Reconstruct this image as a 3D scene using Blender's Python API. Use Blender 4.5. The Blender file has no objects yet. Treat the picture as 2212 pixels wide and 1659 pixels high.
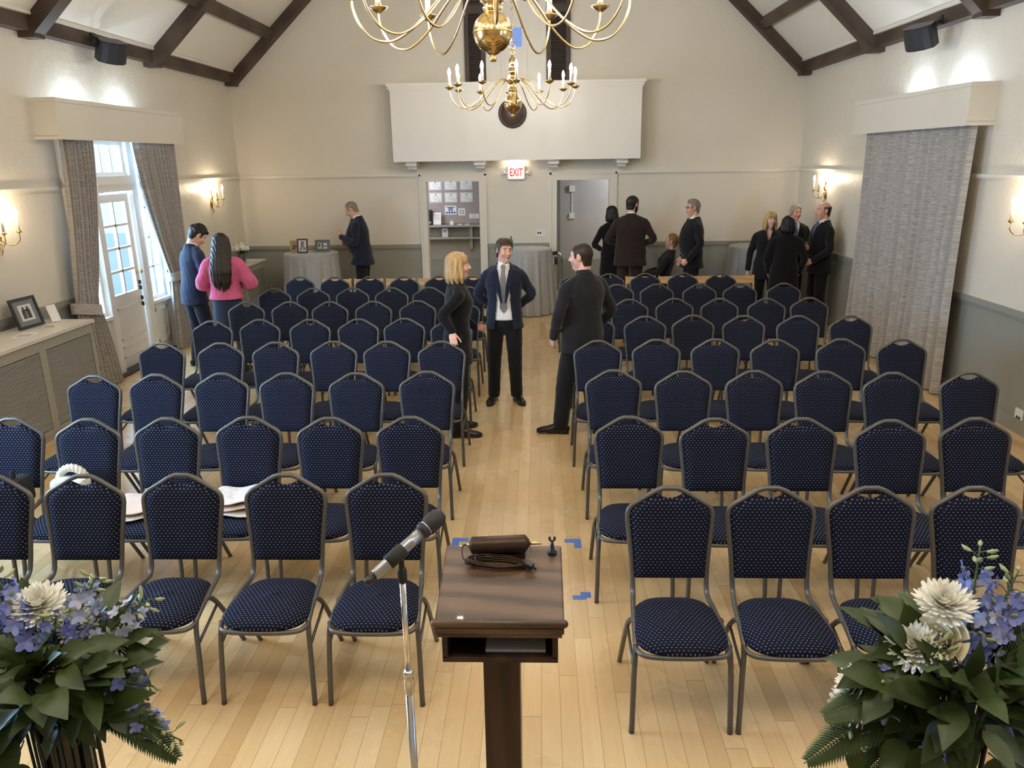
import bpy, bmesh, math, random
from mathutils import Vector, Matrix, Euler, Quaternion
from math import sin, cos, pi, radians, sqrt, atan2

SC = bpy.context.scene
COL = SC.collection
# ------------------------------------------------------------------ camera, light, exposure
cd = bpy.data.cameras.new('camera'); cam = bpy.data.objects.new('camera', cd); COL.objects.link(cam)
cd.sensor_fit = 'HORIZONTAL'; cd.sensor_width = 36.0; cd.lens = 26.95; cd.clip_start = .05; cd.clip_end = 300
PITCH, YAW, ROLL = 0.28392, 0.03794, -0.01552
_f = Vector((-sin(YAW)*cos(PITCH), cos(YAW)*cos(PITCH), -sin(PITCH)))
_r = Vector((cos(YAW), sin(YAW), 0)); _u = _r.cross(_f)
_r2 = _r*cos(ROLL)+_u*sin(ROLL); _u2 = -_r*sin(ROLL)+_u*cos(ROLL)
cam.matrix_world = Matrix(((_r2.x,_u2.x,-_f.x,0),(_r2.y,_u2.y,-_f.y,0),(_r2.z,_u2.z,-_f.z,2.45),(0,0,0,1)))
SC.camera = cam
vs = SC.view_settings
SC.display_settings.display_device = 'sRGB'
vs.view_transform = 'Standard'; vs.look = 'None'; vs.gamma = 1.0; vs.use_curve_mapping = False
vs.exposure = 0.78
cy = SC.cycles
cy.use_denoising = True; cy.max_bounces = 8; cy.diffuse_bounces = 5; cy.glossy_bounces = 4
cy.transmission_bounces = 6; cy.transparent_max_bounces = 12; cy.sample_clamp_indirect = 6.0
cy.caustics_reflective = False; cy.caustics_refractive = False; cy.use_light_tree = True

DAY = (.42, .66, 1.0)          # daylight against the warm lamps
WARM = (1.0, .80, .55)
W_BULB, W_SCONCE, W_UP, W_DAY = 350., 200., 12., 300.
w = bpy.data.worlds.new('sky'); SC.world = w; w.use_nodes = True
bg = w.node_tree.nodes['Background']; bg.inputs[0].default_value = (.42, .66, 1.0, 1); bg.inputs[1].default_value = 1.5

def light(name, kind, loc, energy, color, size=.1, rot=None, target=None, **kw):
    d = bpy.data.lights.new(name, kind); d.energy = energy; d.color = color
    o = bpy.data.objects.new(name, d); COL.objects.link(o); o.location = loc
    if kind == 'AREA':
        d.shape = 'RECTANGLE'; d.size = size[0]; d.size_y = size[1]
    elif kind == 'SUN': d.angle = size
    else: d.shadow_soft_size = size
    if kind == 'SPOT': d.spot_size = kw.get('angle', radians(100)); d.spot_blend = kw.get('blend', .6)
    if target is not None:
        o.rotation_euler = (Vector(target)-Vector(loc)).to_track_quat('-Z', 'Y').to_euler()
    return o
# daylight entering by the glazed door and its side windows (left wall) and by unseen windows assumed beside the stage
light('daylight_garden_door', 'AREA', (-5.75, 9.35, 1.75), W_DAY*1.25, DAY, (2.3, 2.2), target=(0, 9.0, .6))
light('daylight_stage_window_left', 'AREA', (-5.6, 3.5, 2.0), W_DAY*1.1, DAY, (1.6, 1.7), target=(0, 5.0, .5))  # unseen window, assumed and added to light the left chairs blue
light('daylight_stage_window_right', 'AREA', (4.80, .9, 1.9), W_DAY*.10, (.16, .32, 1.0), (.7, 1.2), target=(2.0, 3.4, .8))  # unseen window assumed from the blue on the right-front chair frames
# unseen fill spots, added above the stage to brighten front floor and seats
for x in (-2.6, -.4, 1.8):
    light('stage_lamp', 'SPOT', (x, .9, 4.6), 100, (1.0, .88, .72), .6, target=(x*.7, 4.0, 0), angle=radians(95), blend=.8)
# unseen spots added near the stage; their ceiling bounce fills the front floor
for x, y, s in ((-4.95, 2.7, 1), (-4.95, 4.2, 1), (4.17, 1.4, -1), (4.17, 3.6, -1)):
    light('ceiling_flood', 'SPOT', (x, y, 3.05), 520, (1.0, .93, .82), .06, target=(x+s*1.9, y+.3, 5.6), angle=radians(120), blend=.8)
# flood lamps that stand on the curtain boxes and wash the upper walls
for x, y, s in ((-5.02, 8.75, 1), (-5.02, 9.75, 1), (4.24, 8.45, -1), (4.24, 9.45, -1)):
    light('uplight', 'SPOT', (x, y, 3.03), W_UP, (.70, .84, 1.0), .03, target=(x+s*.12, y-.1, 4.4), angle=radians(172), blend=.25)

# ------------------------------------------------------------------ materials
def mat(name, base=(.5,.5,.5), rough=.5, metal=0., spec=.5, emit=None, estr=0., trans=0., ior=1.45, alpha=1., coat=0., sheen=0.):
    m = bpy.data.materials.new(name); m.use_nodes = True
    b = m.node_tree.nodes['Principled BSDF']
    b.inputs['Base Color'].default_value = (*base, 1); b.inputs['Roughness'].default_value = rough
    b.inputs['Metallic'].default_value = metal; b.inputs['IOR'].default_value = ior
    b.inputs['Specular IOR Level'].default_value = spec
    b.inputs['Transmission Weight'].default_value = trans; b.inputs['Alpha'].default_value = alpha
    b.inputs['Coat Weight'].default_value = coat; b.inputs['Sheen Weight'].default_value = sheen
    if emit: b.inputs['Emission Color'].default_value = (*emit, 1); b.inputs['Emission Strength'].default_value = estr
    return m
class NT:
    """small helper to wire shader nodes"""
    def __init__(s, m): s.m = m; s.t = m.node_tree; s.b = s.t.nodes['Principled BSDF']
    def n(s, kind, **kw):
        k = s.t.nodes.new(kind)
        for a, v in kw.items(): setattr(k, a, v)
        return k
    def l(s, a, b): s.t.links.new(a, b)
    def val(s, x, sock):
        if isinstance(x, (int, float)): sock.default_value = x
        elif isinstance(x, tuple): sock.default_value = x
        else: s.l(x, sock)
    def math(s, op, a, b=0.0, c=None):
        k = s.n('ShaderNodeMath', operation=op); s.val(a, k.inputs[0]); s.val(b, k.inputs[1])
        if c is not None: s.val(c, k.inputs[2])
        return k.outputs[0]
    def coord(s, which='Object'): return s.n('ShaderNodeTexCoord').outputs[which]
    def xyz(s, v):
        k = s.n('ShaderNodeSeparateXYZ'); s.l(v, k.inputs[0]); return k.outputs
    def comb(s, x, y, z=0.0):
        k = s.n('ShaderNodeCombineXYZ')
        for i, q in enumerate((x, y, z)): s.val(q, k.inputs[i])
        return k.outputs[0]
    def noise(s, v, scale, detail=2., rough=.5, out='Fac'):
        k = s.n('ShaderNodeTexNoise'); s.l(v, k.inputs['Vector']); k.inputs['Scale'].default_value = scale
        k.inputs['Detail'].default_value = detail; k.inputs['Roughness'].default_value = rough; return k.outputs[out]
    def mapping(s, v, scale=(1,1,1), loc=(0,0,0), rot=(0,0,0)):
        k = s.n('ShaderNodeMapping'); s.l(v, k.inputs[0]); k.inputs['Scale'].default_value = scale
        k.inputs['Location'].default_value = loc; k.inputs['Rotation'].default_value = rot; return k.outputs[0]
    def mix(s, f, a, b):
        k = s.n('ShaderNodeMix', data_type='RGBA'); s.val(f, k.inputs[0])
        for q, i in ((a, 6), (b, 7)):
            if isinstance(q, tuple): k.inputs[i].default_value = (*q[:3], 1)
            else: s.l(q, k.inputs[i])
        return k.outputs[2]
    def ramp(s, f, stops):
        k = s.n('ShaderNodeValToRGB'); s.l(f, k.inputs[0]); e = k.color_ramp.elements
        while len(e) < len(stops): e.new(.5)
        for q, (p, cc) in zip(e, stops): q.position = p; q.color = (*cc, 1)
        return k.outputs[0]
    def bump(s, h, strength=.3, dist=.01):
        k = s.n('ShaderNodeBump'); k.inputs['Strength'].default_value = strength; k.inputs['Distance'].default_value = dist
        s.l(h, k.inputs['Height']); s.l(k.outputs[0], s.b.inputs['Normal'])
    def base(s, c): s.l(c, s.b.inputs['Base Color'])
    def white(s, v):
        k = s.n('ShaderNodeTexWhiteNoise', noise_dimensions='2D'); s.l(v, k.inputs[0]); return k.outputs

def stucco(name, col, rough=.5, amt=.5, spec=.5):
    m = mat(name, col, rough, spec=spec); t = NT(m); v = t.coord()
    h = t.math('ADD', t.noise(v, 9, 4, .6), t.math('MULTIPLY', t.noise(v, 38, 3, .6), .55)); t.bump(h, amt, .014)
    f = t.noise(v, 1.3, 2); t.base(t.mix(f, col, tuple(q*.93 for q in col))); return m
def fabric(name, c1, c2, scale, rough=.9, streak=(1,1,1)):
    m = mat(name, c1, rough, spec=.2, sheen=.15); t = NT(m); v = t.mapping(t.coord(), streak)
    f = t.ramp(t.noise(v, scale, 3, .6), [(.35, c1), (.65, c2)]); t.base(f)
    t.bump(t.noise(t.coord(), 260, 2), .25, .002); return m
def wood(name, c1, c2, scale=6., stretch=(1, 12, 12), rough=.4, coat=0., dist=4.):
    m = mat(name, c1, rough, coat=coat); t = NT(m); v = t.mapping(t.coord(), stretch)
    k = t.n('ShaderNodeTexWave', wave_type='BANDS', bands_direction='DIAGONAL'); t.l(v, k.inputs[0]); k.inputs['Scale'].default_value = scale*.12
    k.inputs['Distortion'].default_value = dist; k.inputs['Detail'].default_value = 3; k.inputs['Detail Scale'].default_value = 1.2
    n2 = t.noise(t.mapping(t.coord(), tuple(q*1.0 for q in stretch)), scale*2.2, 4, .65)
    f = t.math('MULTIPLY', t.math('ADD', k.outputs['Fac'], n2), .5); t.base(t.ramp(f, [(.3, c1), (.7, c2)])); return m

M = {}
M['wall'] = stucco('cream_stucco', (.68, .635, .545), .42, .45, .4)
M['wall_end'] = stucco('cream_plaster', (.68, .635, .545), .5, .22, .35)
M['wainscot'] = mat('grey_green_paint', (.255, .255, .225), .5)
M['cream_paint'] = mat('cream_gloss_paint', (.68, .64, .56), .35)
M['white_paint'] = mat('white_gloss_paint', (.74, .71, .655), .32)
M['ceil'] = stucco('ceiling_plaster', (.70, .67, .60), .7, .15, .2)
M['beam'] = wood('dark_beam', (.045, .028, .020), (.075, .048, .034), 5, (1.2, 1.2, 1.2), .55)
M['shutter'] = mat('dark_shutter_paint', (.055, .040, .034), .55)
M['brass'] = mat('polished_brass', (.72, .52, .22), .16, 1.0)
M['brass_arm'] = mat('satin_brass', (.70, .52, .26), .25, 1.0)
M['candle'] = mat('ivory_candle_sleeve', (.82, .74, .55), .5)
M['bulb'] = mat('lit_bulb', (1, .9, .7), .4, emit=(1.0, .92, .79), estr=W_BULB)
M['black'] = mat('black_plastic', (.012, .012, .013), .38)
M['rubber'] = mat('black_rubber', (.010, .010, .010), .7)
M['gunmetal'] = mat('grey_hammered_metal', (.10, .095, .088), .36, .45)
M['chrome'] = mat('chrome', (.80, .80, .80), .14, 1.0)
M['steel'] = mat('satin_steel', (.62, .62, .60), .24, 1.0)
M['glass'] = mat('window_glass', (1, 1, 1), .0, trans=1.0, ior=1.02, spec=.3)
_t = M['glass'].node_tree; _a = _t.nodes.new('ShaderNodeBsdfTransparent'); _g = _t.nodes.new('ShaderNodeBsdfGlossy'); _m = _t.nodes.new('ShaderNodeMixShader')
_g.inputs['Roughness'].default_value = .03; _a.inputs[0].default_value = (.94, .97, .97, 1)
_m.inputs[0].default_value = .07; _t.links.new(_a.outputs[0], _m.inputs[1]); _t.links.new(_g.outputs[0], _m.inputs[2])
_t.links.new(_m.outputs[0], next(n for n in _t.nodes if n.type == 'OUTPUT_MATERIAL').inputs[0])     # thin clear sheet
M['paper'] = mat('white_paper', (.75, .74, .72), .7)
M['ink'] = mat('grey_print', (.25, .25, .27), .8)
M['blueink'] = mat('blue_print', (.05, .09, .28), .7)
M['navy_dot_note'] = None
M['lectern'] = wood('dark_oak', (.040, .020, .011), (.105, .058, .032), 5.5, (1.2, 9, 9), .38, .15, 5.)
M['lectern_post'] = wood('dark_oak_post', (.020, .0095, .006), (.042, .020, .012), 5, (9, 9, 1.0), .42, .1)
M['bronze'] = mat('brown_bronze', (.045, .026, .017), .4, .6)
M['lightwood'] = wood('beech_wood', (.42, .25, .10), (.52, .33, .15), 5, (1.2, 9, 9), .45)
M['tape'] = mat('blue_painters_tape', (.085, .18, .56), .6)
M['grille'] = mat('grey_grille', (.30, .285, .25), .5)
M['radpaint'] = mat('grey_cabinet_paint', (.31, .295, .25), .45)
M['marble'] = stucco('white_top', (.62, .58, .52), .3, .0, .5)
M['plastic_white'] = mat('white_plastic', (.72, .70, .65), .4)
M['bottom_dark'] = mat('dark_inside', (.01, .008, .007), .8)
M['curtain'] = None

def make_curtain_mat():
    m = mat('woven_grey_curtain', (.3, .27, .25), .85, spec=.2, sheen=.2); t = NT(m)
    v = t.n('ShaderNodeUVMap').outputs[0]
    f = t.noise(t.mapping(v, (6, 75, 1)), 1.0, 4, .65)
    f2 = t.noise(t.mapping(v, (22, 240, 1)), 1.0, 2, .6)
    ff = t.math('ADD', t.math('MULTIPLY', f, .7), t.math('MULTIPLY', f2, .3))
    t.base(t.ramp(ff, [(.36, (.25, .225, .205)), (.5, (.355, .33, .305)), (.64, (.50, .475, .45))])); t.bump(f2, .2, .003); return m
M['curtain'] = make_curtain_mat()

def make_floor_mat():
    m = mat('maple_floor', (.6, .4, .2), .26, spec=.5); t = NT(m); x, y, z = t.xyz(t.coord())
    BW = .088
    ux = t.math('DIVIDE', x, BW); ix = t.math('FLOOR', ux); fx = t.math('FRACT', ux)
    off = t.white(t.comb(ix, 3.7))[0]
    uy = t.math('ADD', t.math('DIVIDE', y, 1.15), t.math('MULTIPLY', off, 7.0)); iy = t.math('FLOOR', uy); fy = t.math('FRACT', uy)
    rnd = t.white(t.comb(ix, iy))
    tone = t.ramp(rnd[0], [(0, (.585, .405, .195)), (.35, (.66, .475, .245)), (.75, (.71, .525, .29)), (1, (.51, .33, .145))])
    grain = t.noise(t.comb(t.math('MULTIPLY', x, 42), t.math('ADD', t.math('MULTIPLY', y, 2.2), t.math('MULTIPLY', rnd[0], 40)), 0.0), 1.0, 4, .6)
    colr = t.mix(t.math('MULTIPLY', grain, .45), tone, (.40, .25, .115))
    blot = t.noise(t.coord(), 3.5, 3); colr = t.mix(t.math('MULTIPLY', t.math('GREATER_THAN', blot, .64), .12), colr, (.38, .22, .10))
    ex = t.math('MINIMUM', fx, t.math('SUBTRACT', 1.0, fx)); gx = t.math('LESS_THAN', ex, .016)
    ey = t.math('MINIMUM', fy, t.math('SUBTRACT', 1.0, fy)); gy = t.math('LESS_THAN', ey, .0016)
    g = t.math('MAXIMUM', gx, gy)
    t.base(t.mix(t.math('MULTIPLY', g, .62), colr, (.20, .115, .045)))
    t.l(t.math('ADD', .20, t.math('MULTIPLY', t.noise(t.coord(), 2.2, 3), .16)), t.b.inputs['Roughness'])
    t.bump(t.math('SUBTRACT', 1.0, g), .12, .001); return m
M['floor'] = make_floor_mat()

def make_dot_mat():
    m = mat('navy_dotted_fabric', (.012, .014, .034), .9, spec=.12); t = NT(m)
    u, v, _ = t.xyz(t.n('ShaderNodeUVMap').outputs[0])
    r = t.math('DIVIDE', v, .0142); iy = t.math('FLOOR', r); fy = t.math('SUBTRACT', t.math('FRACT', r), .5)
    par = t.math('MULTIPLY', t.math('MODULO', t.math('ADD', iy, 400.0), 2.0), .5)
    q = t.math('ADD', t.math('DIVIDE', u, .0205), par); fx = t.math('SUBTRACT', t.math('FRACT', t.math('ADD', q, 200.0)), .5)
    ax = t.math('DIVIDE', fx, .165); ay = t.math('DIVIDE', fy, .17)
    d = t.math('ADD', t.math('MULTIPLY', ax, ax), t.math('MULTIPLY', ay, ay))
    wv = t.noise(t.n('ShaderNodeUVMap').outputs[0], 420, 2)
    basec = t.mix(wv, (.0038, .0046, .0110), (.0085, .0105, .0250))
    t.base(t.mix(t.math('LESS_THAN', d, 1.0), basec, (.17, .175, .21))); t.bump(wv, .3, .002); return m
M['dots'] = make_dot_mat()

# ------------------------------------------------------------------ mesh helpers
class MB:
    """collects shapes, then links them as one mesh object"""
    def __init__(s): s.v = []; s.f = []; s.mi = []; s.sm = []; s.uv = {}; s.cur = 0
    def add(s, verts, faces, smooth=False, uv=None):
        o = len(s.v); s.v += [tuple(q) for q in verts]
        for k, fc in enumerate(faces):
            if uv: s.uv[len(s.f)] = [uv[i] for i in fc]
            s.f.append([i+o for i in fc]); s.mi.append(s.cur); s.sm.append(smooth)
        return s
    def box(s, x0, x1, y0, y1, z0, z1):
        V = [(x0,y0,z0),(x1,y0,z0),(x1,y1,z0),(x0,y1,z0),(x0,y0,z1),(x1,y0,z1),(x1,y1,z1),(x0,y1,z1)]
        return s.add(V, [(0,3,2,1),(4,5,6,7),(0,1,5,4),(1,2,6,5),(2,3,7,6),(3,0,4,7)])
    def rbox(s, c, size, rot=(0,0,0), b=.0):
        """box at c, rotated, with edges chamfered by b"""
        bm = bmesh.new(); bmesh.ops.create_cube(bm, size=1.0)
        for q in bm.verts: q.co = Vector((q.co.x*size[0], q.co.y*size[1], q.co.z*size[2]))
        if b > 0: bmesh.ops.bevel(bm, geom=bm.edges[:], offset=b, segments=2, affect='EDGES', profile=.6)
        R = Euler(rot).to_matrix(); c = Vector(c); bm.verts.index_update()
        s.add([R @ q.co + c for q in bm.verts], [[q.index for q in f.verts] for f in bm.faces]); bm.free(); return s
    def tube(s, pts, r, n=8, side=None, flat=1.0, caps=True, closed=False, smooth=True, roundcap=False):
        """tube along pts; r number or list or list of (rx,ry); side = cross-section x direction"""
        P = [Vector(p) for p in pts]; N = len(P)
        rr = r if isinstance(r, (list, tuple)) else [r]*N
        rr = [(q if isinstance(q, (list, tuple)) else (q, q*flat)) for q in rr]
        if roundcap and not closed:
            d0 = (P[0]-P[1]).normalized(); d1 = (P[-1]-P[-2]).normalized()
            pre, prr, post, porr = [], [], [], []
            for a in (80, 55, 28):
                e = sin(radians(a)); k = cos(radians(a))
                pre.append(P[0]+d0*min(rr[0])*e); prr.append((rr[0][0]*k, rr[0][1]*k))
            for a in (28, 55, 80):
                e = sin(radians(a)); k = cos(radians(a))
                post.append(P[-1]+d1*min(rr[-1])*e); porr.append((rr[-1][0]*k, rr[-1][1]*k))
            P = pre+P+post; rr = prr+rr+porr; N = len(P)
        T = []
        for i in range(N):
            a = P[(i-1) % N] if (closed or i > 0) else P[0]; b = P[(i+1) % N] if (closed or i < N-1) else P[-1]
            t = (b-a); T.append(t.normalized() if t.length > 1e-9 else Vector((0,0,1)))
        if side is None:
            side = Vector((0,0,1)) if abs(T[0].z) < .8 else Vector((1,0,0))
            fixed = False
        else: side = Vector(side); fixed = True
        V = []; prev = side
        for i in range(N):
            ref = side if fixed else prev
            x = ref - T[i]*ref.dot(T[i])
            if x.length < 1e-6: x = Vector((1,0,0)) - T[i]*T[i].x
            x.normalize(); y = T[i].cross(x); prev = x
            for k in range(n):
                a = 2*pi*k/n; V.append(P[i]+x*cos(a)*rr[i][0]+y*sin(a)*rr[i][1])
        F = []
        for i in range(N if closed else N-1):
            j = (i+1) % N
            for k in range(n): F.append((i*n+k, i*n+(k+1) % n, j*n+(k+1) % n, j*n+k))
        if caps and not closed:
            F.append(tuple(range(n-1, -1, -1))); F.append(tuple((N-1)*n+k for k in range(n)))
        return s.add(V, F, smooth)
    def lathe(s, prof, c=(0,0,0), n=16, R=None, smooth=True):
        """prof: (r,z) from bottom to top, closed on the axis"""
        c = Vector(c); V = []; F = []; rows = []
        for r, z in prof:
            if r < 1e-6: rows.append([len(V)]); V.append(Vector((0,0,z)))
            else:
                rows.append(list(range(len(V), len(V)+n))); V += [Vector((r*cos(2*pi*k/n), r*sin(2*pi*k/n), z)) for k in range(n)]
        for a, b in zip(rows, rows[1:]):
            for k in range(n):
                k2 = (k+1) % n
                if len(a) == 1 and len(b) == 1: continue
                if len(a) == 1: F.append((a[0], b[k2], b[k]))
                elif len(b) == 1: F.append((a[k], a[k2], b[0]))
                else: F.append((a[k], a[k2], b[k2], b[k]))
        if len(rows[0]) > 1: F.append(tuple(reversed(rows[0])))
        if len(rows[-1]) > 1: F.append(tuple(rows[-1]))
        if R is not None: V = [R @ q for q in V]
        return s.add([q+c for q in V], F, smooth)
    def ell(s, c, r, n=12, m=8, R=None, smooth=True):
        prof = [(0, -1)]+[(cos(a), sin(a)) for a in [(-pi/2+pi*k/m) for k in range(1, m)]]+[(0, 1)]
        Sm = Matrix.Diagonal(Vector(r if isinstance(r, (tuple, list)) else (r, r, r)))
        RR = (R @ Sm) if R is not None else Sm
        return s.lathe(prof, c, n, RR, smooth)
    def prism(s, poly, z0, z1, R=None, c=(0,0,0), smooth=False):
        """2D polygon (x,y) extruded z0..z1, then turned by R and moved to c"""
        n = len(poly); V = [Vector((x, y, z0)) for x, y in poly]+[Vector((x, y, z1)) for x, y in poly]
        F = [tuple(range(n-1, -1, -1)), tuple(range(n, 2*n))]+[(k, (k+1) % n, n+(k+1) % n, n+k) for k in range(n)]
        c = Vector(c)
        return s.add([((R @ q) if R is not None else q)+c for q in V], F, smooth)
    def grid(s, fn, nu, nv, smooth=True, uvfn=None):
        V = []; U = []
        for j in range(nv+1):
            for i in range(nu+1):
                V.append(fn(i/nu, j/nv)); U.append(uvfn(i/nu, j/nv) if uvfn else (i/nu, j/nv))
        F = [(j*(nu+1)+i, j*(nu+1)+i+1, (j+1)*(nu+1)+i+1, (j+1)*(nu+1)+i) for j in range(nv) for i in range(nu)]
        return s.add(V, F, smooth, U)
    def mesh(s, name):
        me = bpy.data.meshes.new(name); me.from_pydata(s.v, [], s.f)
        me.polygons.foreach_set('material_index', s.mi); me.polygons.foreach_set('use_smooth', s.sm)
        if s.uv:
            L = me.uv_layers.new(name='UVMap'); k = 0
            for i, fc in enumerate(s.f):
                u = s.uv.get(i)
                for j in range(len(fc)):
                    L.data[k].uv = u[j] if u else (0, 0); k += 1
        me.validate(); me.update(); return me
    def build(s, name, mats, parent=None, loc=None, rot=None):
        o = bpy.data.objects.new(name, s.mesh(name)); COL.objects.link(o)
        for q in (mats if isinstance(mats, (list, tuple)) else [mats]): o.data.materials.append(q)
        if parent is not None: o.parent = parent
        if loc is not None: o.location = loc
        if rot is not None: o.rotation_euler = rot
        return o
def tag(o, label=None, cat=None, group=None, kind=None):
    if label: o['label'] = label
    if cat: o['category'] = cat
    if group: o['group'] = group
    if kind: o['kind'] = kind
    return o
def thing(name, label, cat, loc=(0,0,0), rz=0., group=None):
    o = bpy.data.objects.new(name, None); COL.objects.link(o); o.location = loc; o.rotation_euler = (0, 0, rz)
    o.empty_display_size = .1
    return tag(o, label, cat, group)
def struct(name, mb, mats): return tag(mb.build(name, mats), kind='structure')
def kids(o): return CH.get(o.name, [])
CH = {}
def index_children():
    CH.clear()
    for o in COL.objects:
        if o.parent: CH.setdefault(o.parent.name, []).append(o)
def dup(root, loc, rz=None, label=None, group=None):
    c = root.copy(); COL.objects.link(c); c.location = loc
    if rz is not None: c.rotation_euler = (0, 0, rz)
    if label: c['label'] = label
    if group: c['group'] = group
    for p in kids(root):
        q = p.copy(); COL.objects.link(q); q.parent = c
        for g in kids(p):
            h = g.copy(); COL.objects.link(h); h.parent = q
    return c
def rotz(v, a): return Vector((v[0]*cos(a)-v[1]*sin(a), v[0]*sin(a)+v[1]*cos(a), v[2] if len(v) > 2 else 0))
def bez(p, n=10):
    """smooth Catmull-Rom curve through p"""
    P = [Vector(q) for q in p]; out = []
    for i in range(len(P)-1):
        a = P[i-1] if i > 0 else P[i]*2-P[i+1]; b, c_ = P[i], P[i+1]; d = P[i+2] if i+2 < len(P) else P[i+1]*2-P[i]
        for k in range(n):
            t = k/n
            out.append(.5*((2*b)+(c_-a)*t+(2*a-5*b+4*c_-d)*t*t+(3*b-a-3*c_+d)*t*t*t))
    out.append(P[-1]); return out
# ================================================================== the room
XL, XR, YB, YF = -5.12, 4.34, 13.39, -2.6
HR, HC, ZT = 2.24, 1.075, 3.77            # picture rail, chair rail, wall top
XM, SLOPE = (XL+XR)/2, .93
ZR = ZT+(XR-XL)/2*SLOPE
T = .16
struct('floor', MB().box(XL-.2, XR+.2, YF-.2, YB+1.7, -.12, 0), M['floor'])
def side_wall(name, x0, x1, holes, mats):
    """wall slab between x0 and x1 with rectangular holes (y0,y1,z0,z1)"""
    mb = MB(); ys = [YF-.1]+[q for h in holes for q in h[:2]]+[YB+.1]
    for a, b in zip(ys[::2], ys[1::2]):
        mb.cur = 1; mb.box(x0, x1, a, b, 0, HC); mb.cur = 0; mb.box(x0, x1, a, b, HC, ZT+.2)
    for y0, y1, z0, z1 in holes:
        mb.cur = 0; mb.box(x0, x1, y0, y1, z1, ZT+.2)
        if z0 > 0: mb.cur = 1; mb.box(x0, x1, y0, y1, 0, z0)
    return struct(name, mb, mats)
side_wall('wall_left', XL-T, XL, [(2.7, 4.3, .95, 2.75), (8.32, 10.42, 0, 2.80)], [M['wall'], M['wainscot']])  # the opening nearer the stage is for an assumed, unseen window
side_wall('wall_right', XR, XR+T, [(.4, 1.4, .95, 2.75)], [M['wall'], M['wainscot']])  # opening for the assumed right-hand window, out of view
# back wall with two doorways
DL, DR, DZ = (-1.925, -1.005), (.29, 1.20), 2.13
mb = MB()
def wb(x0, x1, z0, z1):
    if z0 < HC: mb.cur = 1; mb.box(x0, x1, YB, YB+T, z0, min(HC, z1))
    if z1 > HC: mb.cur = 0; mb.box(x0, x1, YB, YB+T, max(HC, z0), z1)
wb(XL-T, DL[0], 0, DZ); wb(DL[1], DR[0], 0, DZ); wb(DR[1], XR+T, 0, DZ)
mb.cur = 0; mb.box(XL-T, XR+T, YB, YB+T, DZ, ZT)
mb.prism([(XL-T, ZT), (XR+T, ZT), (XM, ZR+.15)], -YB-T, -YB, R=Matrix(((1,0,0),(0,0,-1),(0,1,0))))
struct('wall_back', mb, [M['wall_end'], M['wainscot']])
mb = MB(); mb.box(XL-T, XR+T, YF-T, YF, 0, ZT); mb.prism([(XL-T, ZT), (XR+T, ZT), (XM, ZR+.15)], -YF, -YF+T, R=Matrix(((1,0,0),(0,0,-1),(0,1,0))))
struct('wall_front', mb, M['wall_end'])
struct('stage', MB().box(XL, XR, YF, 1.55, 0, .8), M['floor'])
# ceiling slopes
mb = MB()
for s, xe in ((1, XL), (-1, XR)):
    e = Vector((xe-s*.25, 0, ZT-.25*SLOPE)); rd = Vector((XM, 0, ZR)); nrm = Vector((-s*SLOPE, 0, 1)).normalized()*.12
    V = [Vector((q.x, y, q.z))+k for y in (YF-.2, YB+.2) for q in (e, rd) for k in (Vector(), nrm)]
    mb.add(V, [(0,1,3,2),(4,6,7,5),(0,4,5,1),(2,3,7,6),(0,2,6,4),(1,5,7,3)])
struct('ceiling', mb, M['ceil'])
# beams: wall plates, rafters, purlins
def slope_pt(s, d, drop=0):
    """point d metres (horizontal) in from the wall on slope s, dropped below the ceiling plane"""
    x = XL+d if s > 0 else XR-d
    n = Vector((s*SLOPE, 0, -1)).normalized()
    return Vector((x, 0, ZT+d*SLOPE))+n*drop
rfy = [-1.7, .75, 3.2, 5.65, 8.12, 10.62, 13.30]
nt = 0
for s, xw in ((1, XL), (-1, XR)):
    nt += 1
    mb = MB(); a, b = sorted((xw, xw+s*.13)); mb.box(a, b, YF, YB, ZT-.03, ZT+.115); struct('beam_wall_plate', mb, M['beam'])
    mb = MB(); a, b = sorted((xw+s*.10, xw+s*.17)); mb.box(a, b, YF, YB, ZT+.117, ZT+.15); struct('trim_%d' % nt, mb, M['cream_paint'])
    for y in rfy:
        mb = MB(); hw = .085
        hw = .085; pol = [Vector((xw-s*.02, 0, ZT-.02)), Vector((xw-s*.02, 0, ZT-.085)), Vector((xw+s*.17, 0, ZT-.085)), Vector((xw+s*.17, 0, ZT+.17*SLOPE-.205)), Vector((XM, 0, ZR-.205)), Vector((XM, 0, ZR+.01))]
        V = [p+Vector((0, y-hw, 0)) for p in pol]+[p+Vector((0, y+hw, 0)) for p in pol]; k = len(pol)
        F = [tuple(range(k)), tuple(range(2*k-1, k-1, -1))]+[(i, k+i, k+(i+1) % k, (i+1) % k) for i in range(k)]
        mb.add(V, F); struct('beam_rafter', mb, M['beam'])
    for d in (.78, 2.0, 3.4):
        for y0, y1 in zip(rfy, rfy[1:]):
            c = slope_pt(s, d); dirv = Vector((s, 0, SLOPE)).normalized()*.075; n = Vector((s*SLOPE, 0, -1)).normalized()*.11
            V = [c+dirv*i+n*j+Vector((0, y, 0)) for y in (y0+.085, y1-.085) for i, j in ((-1, 0), (1, 0), (1, 1), (-1, 1))]
            mb = MB(); mb.add(V, [(0,1,2,3),(7,6,5,4),(0,4,5,1),(1,5,6,2),(2,6,7,3),(3,7,4,0)]); struct('beam_purlin', mb, M['beam'])
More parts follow.
